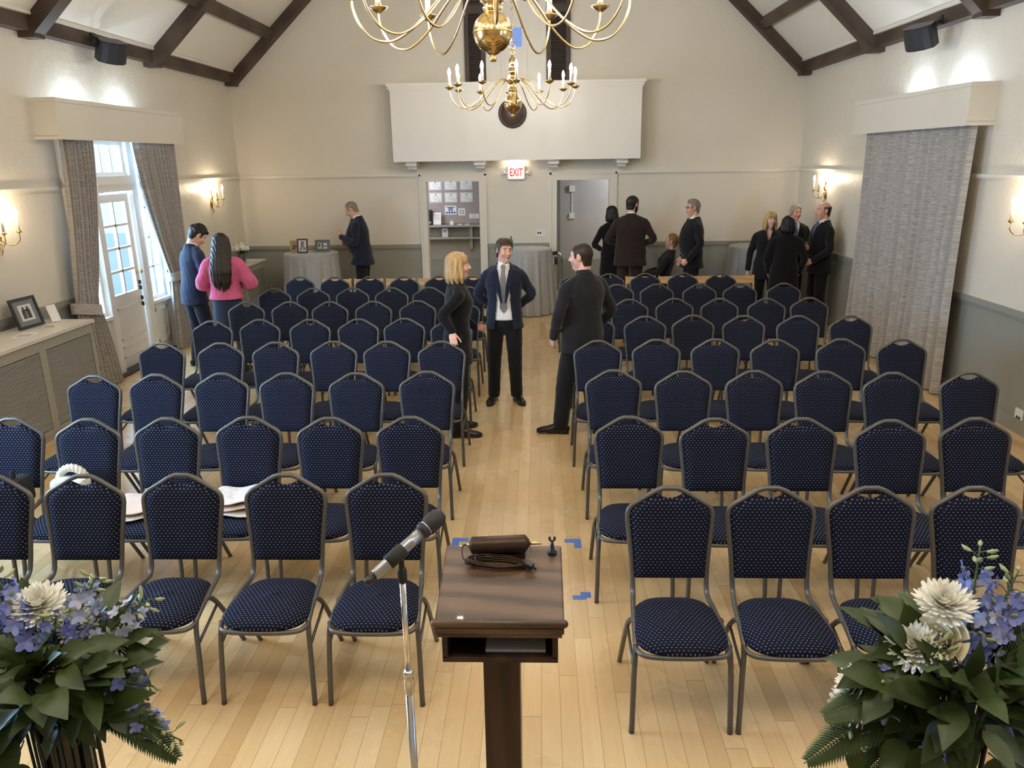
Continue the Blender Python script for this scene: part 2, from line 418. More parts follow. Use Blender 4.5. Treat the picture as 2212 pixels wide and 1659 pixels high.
# picture rail, chair rail, baseboards
def rail_back(x0, x1, z, h, d, m, nm):
    mb = MB(); mb.box(x0, x1, YB-d, YB, z, z+h); mb.box(x0, x1, YB-d*.55, YB, z-h*.45, z); struct(nm, mb, m)
def rail_side(x, s, y0, y1, z, h, d, m, nm):
    mb = MB()
    for dd, a, b in ((d, z, z+h), (d*.55, z-h*.45, z)):
        p, q = sorted((x, x+s*dd)); mb.box(p, q, y0, y1, a, b)
    struct(nm, mb, m)
for i, (a, b) in enumerate(((XL, -2.03), (1.31, XR))): rail_back(a, b, HR-.02, .035, .045, M['cream_paint'], 'trim_%d' % (10+i))
for i, (a, b) in enumerate(((XL, -2.03), (-.91, .19), (1.31, XR))): rail_back(a, b, HC-.055, .055, .03, M['wainscot'], 'trim_%d' % (20+i))
for i, (x, s, a, b) in enumerate(((XL, 1, YF, 8.2), (XL, 1, 10.54, YB-.05), (XR, -1, YF, YB-.05))):
    rail_side(x, s, a, b, HR-.02, .035, .045, M['cream_paint'], 'trim_%d' % (30+i))
    rail_side(x, s, a, b, HC-.055, .055, .03, M['wainscot'], 'trim_%d' % (40+i))
    p, q = sorted((x, x+s*.018)); struct('baseboard_left' if s > 0 else 'baseboard_right', MB().box(p, q, a, b, 0, .13), M['wainscot'])
for a, b in ((XL, -2.03), (-.91, .19), (1.31, XR)): struct('baseboard_back', MB().box(a, b, YB-.018, YB, 0, .13), M['wainscot'])
# doorway casings (back wall)
for i, (a, b) in enumerate((DL, DR)):
    mb = MB(); w_ = .10
    mb.box(a-w_, a+.012, YB-.025, YB+T+.01, 0, DZ+w_); mb.box(b-.012, b+w_, YB-.025, YB+T+.01, 0, DZ+w_); mb.box(a+.012, b-.012, YB-.025, YB+T+.01, DZ-.012, DZ+w_)
    mb.box(a-w_-.012, a-w_+.02, YB-.038, YB, 0, DZ+w_+.01); mb.box(b+w_-.02, b+w_+.012, YB-.038, YB, 0, DZ+w_+.01); mb.box(a-w_-.012, b+w_+.012, YB-.038, YB, DZ+w_-.02, DZ+w_+.012)
    struct('trim_%d' % (50+i), mb, M['cream_paint'])
# corridor behind the doorways
mb = MB(); mb.cur = 0
mb.box(-3.2, 2.6, 14.95, 15.1, 0, 2.5); mb.box(-3.3, -3.2, YB+T, 15.1, 0, 2.5); mb.box(2.6, 2.7, YB+T, 15.1, 0, 2.5); mb.box(-3.3, 2.7, YB+T, 15.1, 2.5, 2.6)
mb.box(-.55, -.40, YB+T, 14.95, 0, 2.5)
struct('wall_corridor', mb, mat('corridor_grey', (.40, .385, .36), .6))
struct('trim_60', MB().box(-3.2, -.55, 14.925, 14.95, 0, .62).box(-.40, 2.6, 14.925, 14.95, .13, .60), M['wainscot'])
struct('trim_61', MB().box(.20, .40, 14.90, 14.95, 0, 2.5), mat('grey_post_paint', (.20, .21, .19), .5))
light('corridor_lamp_left', 'POINT', (-2.6, 14.0, 2.25), 30, (.80, .88, 1.0), .12)  # unseen point lights, added in place of the corridor's greyish daylight
light('corridor_lamp_right', 'POINT', (1.7, 14.1, 2.3), 22, (.86, .90, 1.0), .12)

# ---- garden door assembly in the left wall
XD = XL-.05
def panes(mb_f, mb_g, y0, y1, z0, z1, ny, nz, bar=.028, rim=.05, x=XD, th=.045):
    """glazed leaf: frame bars into mb_f, one sheet of glass into mb_g"""
    mb_f.box(x-th/2, x+th/2, y0, y0+rim, z0, z1); mb_f.box(x-th/2, x+th/2, y1-rim, y1, z0, z1)
    mb_f.box(x-th/2, x+th/2, y0+rim, y1-rim, z0, z0+rim); mb_f.box(x-th/2, x+th/2, y0+rim, y1-rim, z1-rim, z1)
    for i in range(1, ny):
        y = y0+rim+(y1-y0-2*rim)*i/ny; mb_f.box(x-th*.4, x+th*.4, y-bar/2, y+bar/2, z0+rim, z1-rim)
    for i in range(1, nz):
        z = z0+rim+(z1-z0-2*rim)*i/nz; mb_f.box(x-th*.4, x+th*.4, y0+rim, y1-rim, z-bar/2, z+bar/2)
    mb_g.box(x-.004, x+.004, y0+rim, y1-rim, z0+rim, z1-rim)
# surround: posts, head, panels below the side windows
mb = MB()
for a, b in ((8.32, 8.40), (8.84, 8.95), (9.72, 9.85), (10.34, 10.42)): mb.box(XL-.13, XL+.035, a, b, 0, 2.80)
mb.box(XL-.13, XL+.03, 8.32, 10.42, 2.74, 2.80); mb.box(XL-.13, XL+.045, 8.95, 9.72, 2.16, 2.34); mb.box(XL-.13, XL+.06, 8.93, 9.74, 2.235, 2.255)
for a, b in ((8.40, 8.84), (9.85, 10.34)):
    mb.box(XL-.12, XL-.02, a, b, 0, .72); mb.box(XL-.13, XL+.05, a, b, .70, .74)
    mb.box(XL-.03, XL-.005, a+.07, b-.07, .16, .20); mb.box(XL-.03, XL-.005, a+.07, b-.07, .58, .62); mb.box(XL-.03, XL-.005, a+.07, a+.10, .16, .62); mb.box(XL-.03, XL-.005, b-.10, b-.07, .16, .62)
struct('trim_70', mb, M['white_paint'])
struct('trim_71', MB().box(XL-.16, XL+.12, 8.40, 10.34, 0, .022), M['lectern_post'])
fr, gl = MB(), MB()
panes(fr, gl, 8.965, 9.705, .84, 2.13, 2, 4, .03, .095)
fr.box(XD-.022, XD+.022, 8.965, 9.705, .03, .84)
for z0, z1 in ((.16, .30), (.38, .78)):
    fr.box(XD+.022, XD+.032, 9.05, 9.62, z0, z0+.018); fr.box(XD+.022, XD+.032, 9.05, 9.62, z1-.018, z1)
    fr.box(XD+.022, XD+.032, 9.05, 9.068, z0, z1); fr.box(XD+.022, XD+.032, 9.602, 9.62, z0, z1)
d = struct('door_1', fr, M['white_paint'])
gl.build('pane', M['glass'], d)
kb = MB(); kb.lathe([(0, 0), (.026, 0), (.026, .006), (.010, .01), (.010, .04), (.026, .048), (.028, .06), (.018, .072), (0, .074)], (XD+.022, 9.655, 1.16), 14, Matrix.Rotation(pi/2, 3, 'Y'))
k_ = kb.build('door_knob', M['brass'], d)
hb = MB()
for z in (.74, .82, .95, 1.02): hb.rbox((XD+.03, 9.67, z), (.03, .03, .05), b=.006)
hb.build('door_lock', M['black'], d)
for n_, (a, b, c0, c1, ny, nz) in enumerate(((8.95, 9.72, 2.34, 2.74, 3, 1), (8.40, 8.84, .74, 2.74, 2, 5), (9.85, 10.34, .74, 2.74, 2, 5))):
    fr, gl = MB(), MB(); panes(fr, gl, a, b, c0, c1, ny, nz, .026, .045)
    if nz > 1: fr.box(XD-.025, XD+.03, a, b, 2.16, 2.24)
    o = struct('window_%d' % (n_+1), fr, M['white_paint']); gl.build('pane', M['glass'], o)
for n_, (x, a, b) in enumerate(((XL-.08, 2.7, 4.3), (XR+.08, .4, 1.4))):  # unseen pair of windows assumed near the stage, added to admit daylight
    fr, gl = MB(), MB(); panes(fr, gl, a, b, .95, 2.75, 3, 4, .03, .05, x)
    o = struct('window_%d' % (n_+4), fr, M['white_paint']); gl.build('pane', M['glass'], o)

# ---- garden outside the glass
struct('ground', MB().box(-30, XL-.18, -8, 30, -.25, -.06), mat('pale_terrace', (.55, .55, .52), .8))
def leafy(name, label, x, y, h, rad, n, seed, col):
    rnd = random.Random(seed); root = thing(name, label, 'shrub', (x, y, -.06), 0, 'shrubs outside the garden door')
    tb = MB()
    for i in range(7):
        a = rnd.uniform(0, 2*pi); r = rad*rnd.uniform(.2, .8)
        tb.tube(bez([(0, 0, 0), (r*.3*cos(a), r*.3*sin(a), h*.4), (r*cos(a), r*sin(a), h*rnd.uniform(.7, 1))], 5), [.03-.0023*k for k in range(11)], 5)
    tb.build('branches', M['beam'], root)
    lb = MB()
    for i in range(n):
        th, ph = rnd.uniform(0, 2*pi), math.acos(rnd.uniform(-.6, 1)); q = rnd.uniform(.5, 1)**.5
        c = Vector((rad*q*sin(ph)*cos(th), rad*q*sin(ph)*sin(th), h*.55+h*.45*q*cos(ph)))
        R = Euler((rnd.uniform(-1, 1), rnd.uniform(-1, 1), rnd.uniform(0, 6))).to_matrix(); L = rnd.uniform(.05, .10)
        lb.add([c+R @ Vector(p) for p in ((-L, 0, 0), (0, -L*.4, .01), (L, 0, 0), (0, L*.4, .01))], [(0, 1, 2, 3)])
    lb.build('leaves', mat('leaf_'+name, col, .6), root)
leafy('garden_shrub', 'loose green shrub seen through the upper panes of the garden door', -8.0, 10.9, 3.0, 1.2, 900, 3, (.055, .085, .075))
leafy('garden_shrub', 'low dark shrub seen through the lowest panes of the garden door', -6.5, 9.2, 1.2, .5, 600, 4, (.04, .075, .06))
leafy('garden_shrub', 'tall thin shrub seen through the window above the garden door', -9.6, 14.2, 4.2, 1.4, 600, 5, (.10, .12, .12))

# ---- shutters and window doors high on the back wall
mb = MB(); x0, x1, zb, zt = -.845, .125, 3.55, 5.6
mb.box(x0, x1, YB-.03, YB, zb, zt)
for a in (x0, -.66, -.60, -.235, -.03, x1-.05): mb.box(a, a+.05, YB-.05, YB-.03, zb, zt)
mb.box(x0, x1, YB-.05, YB-.03, 4.87, 4.95)
o = struct('window_6', mb, M['white_paint'])
MB().box(-.44, -.265, YB-.045, YB-.031, 4.20, 4.48).build('pane', mat('daylit_pane', (.1, .15, .3), .2, emit=(.16, .26, .62), estr=.55), o)
for n_, (a, b) in enumerate(((-1.19, -.855), (.135, .515))):
    r = thing('shutter', ('dark brown louvred shutter left of the high window behind the chandelier', 'dark brown louvred shutter right of the high window behind the chandelier')[n_], 'shutter', (0, 0, 0), 0, 'window shutters')
    mb = MB(); y0, y1 = YB-.06, YB-.005
    mb.box(a, a+.07, y0, y1, 3.5, 5.6); mb.box(b-.07, b, y0, y1, 3.5, 5.6); mb.box(a+.07, b-.07, y0, y1, 4.70, 4.82); mb.box(a+.07, b-.07, y0, y1, 5.5, 5.6); mb.box(a+.07, b-.07, y0, y1, 3.5, 3.6); mb.box(a+.07, b-.07, y1-.012, y1, 3.6, 5.5)
    mb.build('frame', M['shutter'], r)
    mb = MB(); z = 3.62
    while z < 5.48:
        if not 4.68 < z < 4.84: mb.rbox(((a+b)/2, YB-.035, z), (b-a-.14, .036, .007), (radians(38), 0, 0))
        z += .032
    mb.build('louvres', M['shutter'], r)
# ---- balcony front
mb = MB(); bx0, bx1, by = -2.37, 1.635, 12.95
mb.box(bx0, bx1, by, YB, 2.45, 3.56); mb.box(bx0-.03, bx1+.03, by-.03, YB, 3.56, 3.60); mb.box(bx0-.05, bx1+.05, by-.05, YB, 3.60, 3.645); mb.box(bx0-.012, bx1+.012, by-.012, YB, 3.53, 3.56)
struct('wall_balcony', mb, M['white_paint'])
mb = MB()
for x in (-2.10, -.975, .24, 1.36):
    mb.box(x-.09, x+.09, by+.10, YB, 2.385, 2.45); mb.box(x-.07, x+.07, by+.22, YB, 2.33, 2.385)
struct('trim_80', mb, M['white_paint'])
# ================================================================== banquet chairs
def chair_proto():
    r = thing('banquet_chair', 'x', 'chair')
    # --- frame: arch, uprights, side rails (one bent tube), local: x right, y back, z up; origin on the floor under the front feet
    def up(z): # upright y at height z
        return .425+(z-.45)*.205
    L = [(.204, .055, .405), (.196, .16, .425), (.186, .30, .437), (.178, .375, .442), (.175, .415, .462), (.176, up(.52), .52),
         (.182, up(.62), .62), (.192, up(.72), .72), (.1985, up(.785), .785), (.2005, up(.815), .815), (.1955, up(.842), .842), (.178, up(.864), .864),
         (.142, up(.886), .886), (.102, up(.910), .910), (.066, up(.931), .931), (.032, up(.944), .944)]
    half = bez(L, 4)
    pts = half+[Vector((-p.x, p.y, p.z)) for p in reversed(half)]
    MB().tube(pts, .0125, 8, side=None).build('frame', M['gunmetal'], r)
    # --- legs
    for s in (1, -1):
        MB().tube(bez([(s*.2165, .0, .0), (s*.214, .012, .12), (s*.2105, .030, .27), (s*.2065, .043, .36), (s*.203, .066, .408)], 4), .0125, 8).build('leg', M['gunmetal'], r)
        MB().tube(bez([(s*.188, .205, .430), (s*.199, .225, .428), (s*.212, .255, .395), (s*.216, .33, .29), (s*.219, .50, .012), (s*.2195, .508, 0)], 4), .012, 8).build('leg', M['gunmetal'], r)
        MB().tube([(s*.211, .032, .295), (s*.214, .272, .365)], .007, 6).build('stretcher', M['gunmetal'], r)
    # --- bar under the seat front
    MB().tube(bez([(.204, .060, .398), (.193, .022, .398), (.165, -.004, .398), (.10, -.016, .398), (0, -.019, .398), (-.10, -.016, .398), (-.165, -.004, .398), (-.193, .022, .398), (-.204, .060, .398)], 4), .0115, 8).build('seat_frame', M['gunmetal'], r)
    # --- seat cushion
    def outline(t, k=1.0):
        """superellipse-like outline, front wide, back narrow"""
        a = 2*pi*t; c, s_ = cos(a), sin(a); e = .62
        x = (abs(c)**e)*(1 if c > 0 else -1); y = (abs(s_)**e)*(1 if s_ > 0 else -1)
        yy = .187+y*.213; wid = .213-.028*(yy/.40)
        return x*wid*k, .187+(yy-.187)*k
    prof = [(.02, .476), (.35, .474), (.62, .468), (.80, .458), (.92, .446), (.985, .432), (1.0, .420), (.985, .410), (.95, .406), (.3, .406)]
    mb = MB(); n = 40; V = []; U = []
    arc = 0; pk = None
    for j, (k, z) in enumerate(prof):
        for i in range(n):
            x, y = outline(i/n, k); x1, y1 = outline(i/n, 1.0)
            zz = z-.012*((y-.187)/.213)*(-1)*(.5 if j < 7 else 0)*0
            V.append((x, y, zz)); drop = max(0, .470-z)
            U.append((x*(1+drop*1.5), (y-.187)*(1+drop*2.2)))
    F = [(j*n+(i+1) % n, j*n+i, (j+1)*n+i, (j+1)*n+(i+1) % n) for j in range(len(prof)-1) for i in range(n)]
    F = [tuple(reversed(f)) for f in F]; F.append(tuple(range(n))); F.append(tuple(reversed([(len(prof)-1)*n+i for i in range(n)])))
    mb.add(V, F, True, U); mb.build('seat', M['dots'], r)
    # --- backrest pad: crowned grid between the uprights, with a hand hole below the top bar
    def halfw(z):
        t = [(.52, .163), (.535, .168), (.62, .172), (.72, .182), (.785, .1885), (.815, .190), (.842, .184), (.860, .168), (.880, .137), (.905, .095), (.926, .06)]
        for (a, b), (c, d_) in zip(t, t[1:]):
            if a <= z <= c: return b+(d_-b)*(z-a)/(c-a)
        return t[-1][1]
    zs = [.520, .526, .535, .56, .60, .65, .70, .75, .79, .815, .832, .846, .860, .875, .890, .903]
    mb = MB(); nx = 16; V = []; U = []
    def topdip(x):      # the pad's upper edge dips under the hand hole
        return .030*max(0, 1-(abs(x)/.066)**2)**.75
    for side in (1, -1):
        for z in zs:
            w_ = halfw(z)
            for i in range(nx+1):
                q = -1+2*i/nx; x = q*w_; zt = .926-.0
                zmax = .944-.012-.34*max(0, abs(x)-.03)*.0
                zz = z
                lim = min(.926, .926-.62*max(0, abs(x)-.055)) if abs(x) < .15 else .87      # underside of the top bar
                if z > .832:
                    f = (z-.832)/(.903-.832); zz = .832+f*(lim-topdip(x)-.832) if abs(x) < .1 else z
                edge = min(1, (1-abs(q))*5)**.5; ez = min(1, (z-.52)/.03)**.5 if z < .55 else (min(1, max(0, .903-z)/.02)**.5)
                th = .006+.021*edge*max(ez, .05)
                V.append((x, up(zz)-side*th+ (0), zz)); U.append((x, zz*1.02))
    m_ = len(zs)*(nx+1); F = []
    for j in range(len(zs)-1):
        for i in range(nx):
            a = j*(nx+1)+i; q = (a, a+1, a+nx+2, a+nx+1); F.append(q); F.append(tuple(reversed([k+m_ for k in q])))
    ring = [i for i in range(nx+1)]+[j*(nx+1)+nx for j in range(1, len(zs))]+[(len(zs)-1)*(nx+1)+i for i in range(nx-1, -1, -1)]+[j*(nx+1) for j in range(len(zs)-2, 0, -1)]
    F += [(ring[(k+1) % len(ring)], ring[k], ring[k]+m_, ring[(k+1) % len(ring)]+m_) for k in range(len(ring))]
    mb.add(V, F, True, U); mb.build('backrest', M['dots'], r)
    return r
ROWS = [  # block, row number counted from the lectern, (x, y) of the top of each backrest
 ('left', 1, [(-2.80,3.53),(-2.32,3.53),(-1.82,3.54),(-1.29,3.54),(-.78,3.54)]),
 ('left', 2, [(-3.31,4.43),(-2.81,4.41),(-2.31,4.42),(-1.81,4.44),(-1.30,4.42),(-.80,4.43)]),
 ('left', 3, [(-3.35,5.42),(-2.88,5.44),(-2.39,5.46),(-1.90,5.46),(-1.37,5.45),(-.85,5.48)]),
 ('left', 4, [(-3.34,6.49),(-2.81,6.47),(-2.32,6.48),(-1.81,6.50),(-1.34,6.48),(-.86,6.47)]),
 ('left', 5, [(-3.29,7.45),(-2.82,7.50),(-2.31,7.48),(-1.82,7.48),(-1.355,7.49),(-.88,7.42)]),
 ('left', 6, [(-3.33,8.50),(-2.83,8.50),(-2.37,8.48),(-1.87,8.48),(-1.37,8.49),(-.88,8.46)]),
 ('left', 7, [(-3.32,9.44),(-2.83,9.45),(-2.34,9.46),(-1.84,9.43),(-1.38,9.44),(-.89,9.45)]),
 ('left', 8, [(-3.31,10.45),(-2.81,10.40),(-2.33,10.42),(-1.85,10.38),(-1.37,10.39),(-.90,10.36)]),
 ('right', 1, [(.61,3.38),(1.08,3.38),(1.55,3.38),(2.03,3.38)]),
 ('right', 2, [(.53,4.42),(1.04,4.38),(1.55,4.38),(2.05,4.34),(2.56,4.37)]),
 ('right', 3, [(.54,5.49),(1.04,5.45),(1.56,5.45),(2.04,5.42),(2.52,5.38),(3.06,5.38)]),
 ('right', 4, [(.49,6.46),(1.00,6.48),(1.50,6.48),(2.00,6.45),(2.55,6.45),(3.05,6.43)]),
 ('right', 5, [(.53,7.52),(1.04,7.50),(1.51,7.53),(2.00,7.49),(2.52,7.46),(3.02,7.44)]),
 ('right', 6, [(.99,8.46),(1.49,8.49),(1.98,8.46),(2.49,8.44),(2.96,8.47)]),
 ('right', 7, [(.96,9.52),(1.45,9.52),(1.97,9.49),(2.46,9.50),(3.00,9.50)]),
 ('right', 8, [(.47,10.40),(.94,10.45),(1.43,10.46),(1.94,10.47),(2.43,10.40)]),
]
ORD = ['', 'first', 'second', 'third', 'fourth', 'fifth', 'sixth', 'seventh', 'eighth']
_seat0 = chair_proto(); index_children(); _used = False
rc = random.Random(5)
for blk, row, pts in ROWS:
    seq = list(reversed(pts)) if blk == 'left' else pts
    for i, (x, y) in enumerate(seq):
        k = i+1+(1 if (blk, row) in (('right', 6), ('right', 7)) else 0)   # the aisle place there is hidden behind the man
        pos = 'aisle chair' if k == 1 else '%s chair from the aisle' % ORD[k]
        lab = 'navy dotted banquet chair, %s, %s row from lectern, %s of aisle' % (pos, ORD[row], blk)
        loc = (x+.006, y-.527, 0); rz = rc.uniform(-.008, .008)
        if not _used:
            _seat0.location = loc; _seat0.rotation_euler = (0, 0, rz); _seat0['label'] = lab; _seat0['group'] = 'banquet chairs in rows'; _used = True
        else: dup(_seat0, loc, rz, lab, 'banquet chairs in rows')

# ================================================================== folding chairs of pale wood behind the last row
def wood_chair():
    r = thing('folding_chair', 'x', 'chair')
    for s in (-1, 1):
        MB().rbox((s*.205, .19, .40), (.022, .035, .84), (radians(-16), 0, 0), .004).build('leg', M['lightwood'], r)
        MB().rbox((s*.180, .19, .22), (.022, .035, .52), (radians(32), 0, 0), .004).build('leg', M['lightwood'], r)
    mb = MB()
    for z, h in ((.745, .105), (.585, .06)): mb.rbox((0, .19+(z-.40)*.287-.012, z), (.43, .014, h), (radians(-16), 0, 0), .003)
    mb.build('back_slat', M['lightwood'], r)
    mb = MB()
    for k in range(5): mb.rbox((0, .0+k*.075, .43), (.36, .062, .016), b=.003)
    mb.build('seat', M['lightwood'], r)
    return r
wc = wood_chair(); index_children()
places = [(1.47+.475*i, 10.92, 'right', i) for i in range(4)]+[(-1.1-.475*i, 10.95, 'left', i) for i in range(5)]
for n_, (x, y, s, i) in enumerate(places):
    lab = 'pale wooden folding chair behind the banquet rows, %s from the aisle on the %s' % (ORD[i+1], s)
    if n_ == 0: wc.location = (x, y, 0); wc['label'] = lab; wc['group'] = 'pale wooden folding chairs'
    else: dup(wc, (x, y, 0), 0, lab, 'pale wooden folding chairs')

# ================================================================== curtain boxes and curtains
def valance(label, xw, s, y0, y1, z0, z1, d):
    mb = MB(); a, b = sorted((xw, xw+s*d)); f0, f1 = sorted((xw+s*d, xw+s*(d-.02)))
    mb.box(f0, f1, y0+.02, y1-.02, z0, z1); mb.box(a, b, y0, y0+.02, z0, z1); mb.box(a, b, y1-.02, y1, z0, z1)
    g0, g1 = sorted((xw+s*(d+.012), xw+s*(d+.0005)))
    mb.box(g0, g1, y0-.012, y1+.012, z1-.03, z1+.012); mb.box(g0, g1, y0-.012, y1+.012, z0-.012, z0+.02)
    p0, p1 = sorted((xw, xw+s*d))
    mb.box(p0, p1, y0-.012, y0-.0005, z1-.03, z1+.012); mb.box(p0, p1, y0-.012, y0-.0005, z0-.012, z0+.02)
    o = mb.build('curtain_valance', M['cream_paint']); return tag(o, label, 'valance')
valance('cream boxed valance over the curtained garden door', XL, 1, 8.02, 10.87, 2.735, 3.115, .26)
valance('cream boxed valance over the closed grey curtain', XR, -1, 7.86, 10.62, 2.715, 3.085, .26)
def fold(u, n, ph=0.):
    return sin(2*pi*n*u+ph+1.1*sin(7*u+ph))+.22*sin(2*pi*n*2.3*u+1.3+ph)
# closed curtain on the right
mb = MB()
def fn(u, v):
    y = 10.45-(10.45-7.90)*u; z = 2.72*(1-v)+.012; a = .040*(.6+.4*v)
    return (XR-.15+a*fold(u, 13)+.012*sin(9*u+4*v)-.02*v, y+.02*v*sin(11*u), z)
mb.grid(fn, 300, 10, True, lambda u, v: (u*3.6, v*2.7))
o = mb.build('curtain', M['curtain']); tag(o, 'closed full-length grey woven curtain on the wall opposite the garden door', 'curtain')
# tied curtains at the garden door
def tied(label, ya, yb, tie_a, tie_b, bot_a, bot_b, zt, nf, seed):
    r = thing('tied_curtain', label, 'curtain', (0, 0, 0), 0, 'tied curtains at the garden door')
    mb = MB()
    def fn(u, v):
        z = 2.735*(1-v)+.012
        if z >= zt:
            t = max(0, (2.735-z)/(2.735-zt)); t2 = t**1.5; a, b = ya+(tie_a-ya)*t2, yb+(tie_b-yb)*t2
        else:
            t = (zt-z)/zt; t2 = t**.8; a, b = tie_a+(bot_a-tie_a)*t2, tie_b+(bot_b-tie_b)*t2
        pin = math.exp(-((z-zt)/.22)**2)
        return (XL+.145+.036*fold(u, nf, seed)*(1-.35*pin)+.05*pin*(1-abs(2*u-1)), a+(b-a)*u+.01*sin(7*v+9*u), z)
    mb.grid(fn, 150, 26, True, lambda u, v: (u*1.7, v*2.7)); mb.build('drape', M['curtain'], r)
    mb = MB(); lo, hi = min(tie_a, tie_b), max(tie_a, tie_b)
    def fb(u, v):
        a = 2*pi*u; return (XL+.135+.125*cos(a)*(1 if cos(a) > 0 else .9), (lo+hi)/2+((hi-lo)/2+.03)*sin(a), zt+.06-.12*v-.10*(sin(a)*.5+.5)*(1 if seed < 2 else -1))
    mb.grid(fb, 36, 3, True, lambda u, v: (u*1.2, v*.12)); mb.build('tieback', M['curtain'], r); return r
tied('grey woven curtain tied back beside the radiator cover, nearer the stage', 8.18, 8.76, 7.98, 8.36, 8.02, 8.62, .99, 8, 1)
tied('grey woven curtain tied back at the far side of the garden door', 9.66, 10.72, 10.22, 10.68, 10.12, 10.72, 1.0, 10, 2)

# ================================================================== radiator covers
def radiator(label, y0, y1, xf, zt, panels):
    r = thing('radiator_cover', label, 'radiator cover', (0, 0, 0))
    X0 = XL+.032
    mb = MB(); mb.box(X0+.02, xf-.012, y0+.03, y1-.03, 0, .06); mb.box(X0, xf, y1-.03, y1, 0, zt-.03); mb.box(X0, xf, y0, y0+.03, 0, zt-.03)
    ps = [y0+(y1-y0)*i/panels for i in range(panels+1)]
    for y in ps: mb.box(xf-.025, xf, max(y0+.03, y-.045), min(y1-.03, y+.045), .1, zt-.13)
    mb.box(xf-.025, xf, y0+.03, y1-.03, .06, .10); mb.box(xf-.025, xf, y0+.03, y1-.03, zt-.13, zt-.03); mb.box(X0, X0+.02, y0+.03, y1-.03, 0, zt-.03)
    mb.build('body', M['radpaint'], r)
    MB().box(X0, xf+.025, y0-.015, y1+.02, zt-.03, zt).build('top_board', M['marble'], r)
    for a, b in zip(ps, ps[1:]):
        g = MB(); z = .115
        while z < zt-.14:
            g.rbox((xf-.014, (a+b)/2, z), (.018, b-a-.09, .004), (0, radians(35), 0)); z += .0175
        g.build('grille', M['grille'], r)
    return r
radiator('grey radiator cover with white top under the framed portrait', 4.2, 7.50, -4.55, .965, 4)
radiator('grey cabinet with pale top in the corner, white flowers on it', 10.95, 12.75, -4.60, .93, 2)

# ================================================================== chandeliers
def chandelier(label, loc, group, rot):
    r = thing('chandelier', label, 'chandelier', loc, rot, group)
    prof = [(0,-.150),(.014,-.147),(.021,-.137),(.017,-.126),(.011,-.119),(.024,-.110),(.040,-.101)]
    prof += [(.107*cos(a), .107*sin(a)) for a in [radians(q) for q in range(-68, 69, 8)]]
    prof += [(.046,.104),(.052,.112),(.044,.125),(.048,.14),(.066,.150),(.066,.158),(.044,.168),(.038,.20),(.036,.25),(.058,.262),(.058,.275),(.034,.29),(.022,.31),(.036,.325),(.051,.345),(.053,.365),(.036,.395),(.026,.405),(.040,.42),(.042,.47),(.036,.50),(.016,.515),(.013,.565),(.028,.575),(.026,.59),(0,.60)]
    MB().lathe(prof, n=24).build('body', M['brass'], r)
    band = MB(); band.lathe([(.1075,-.004),(.1105,0),(.1075,.004)], n=24)
    for k in range(20): band.ell((.0455*cos(2*pi*k/20), .0455*sin(2*pi*k/20), .119), .0075, 6, 4)
    band.build('ball_band', M['brass'], r)
    mb = MB()
    for k in range(6): mb.tube(bez([(0, 0, .595), (.03*cos(k*pi/3), .03*sin(k*pi/3), .615), (.05*cos(k*pi/3+.5), .05*sin(k*pi/3+.5), .66), (.02*cos(k*pi/3+1), .02*sin(k*pi/3+1), .70), (0, 0, .705)], 3), .0035, 5)
    mb.build('finial', M['brass'], r)
    ch = MB(); z = .71; i = 0
    while z < ZR-loc[2]-.12:
        R = Matrix.Rotation(pi/2*(i % 2), 3, 'Z'); pts = [R @ Vector((.011*cos(a), 0, .021*sin(a)))+Vector((0, 0, z)) for a in [2*pi*k/8 for k in range(8)]]
        ch.tube(pts, .0032, 4, closed=True); z += .034; i += 1
    ch.lathe([(0, 0), (.06, 0), (.05, .03), (0, .04)], (0, 0, ZR-loc[2]-.13), 16); ch.build('chain', M['brass_arm'], r)
    for k in range(12):
        a = 2*pi*k/12; d = Vector((cos(a), sin(a), 0))
        arm = MB(); p = [(.035,.215),(.085,.262),(.14,.272),(.21,.235),(.30,.150),(.40,.045),(.50,-.025),(.575,-.045),(.655,-.020),(.715,.050),(.742,.120),(.745,.165)]
        arm.tube([d*q.x+Vector((0, 0, q.z)) for q in bez([(x, 0, z_) for x, z_ in p], 3)], .0068, 7)
        arm.lathe([(0,.160),(.010,.160),(.030,.172),(.056,.190),(.056,.194),(.030,.184),(.012,.182),(.012,.20),(.021,.205),(.021,.213),(.014,.215),(0,.215)], d*.745, 14)
        ao = arm.build('arm', M['brass_arm'], r)
        MB().lathe([(0,.212),(.0155,.212),(.0155,.318),(.010,.322),(0,.322)], d*.745, 10).build('candle_sleeve', M['candle'], ao)
        MB().lathe([(0,.318),(.010,.322),(.0175,.342),(.0185,.355),(.013,.378),(.005,.398),(0,.405)], d*.745, 8).build('bulb', M['bulb'], ao)
    return r
chandelier('large brass twelve-armed chandelier hanging nearest, cut off by the picture top', (-.245, 4.50, 3.115), 'brass chandeliers', radians(5))
chandelier('brass twelve-armed chandelier seen whole, hanging in front of the balcony clock', (-.305, 9.70, 3.095), 'brass chandeliers', radians(5))

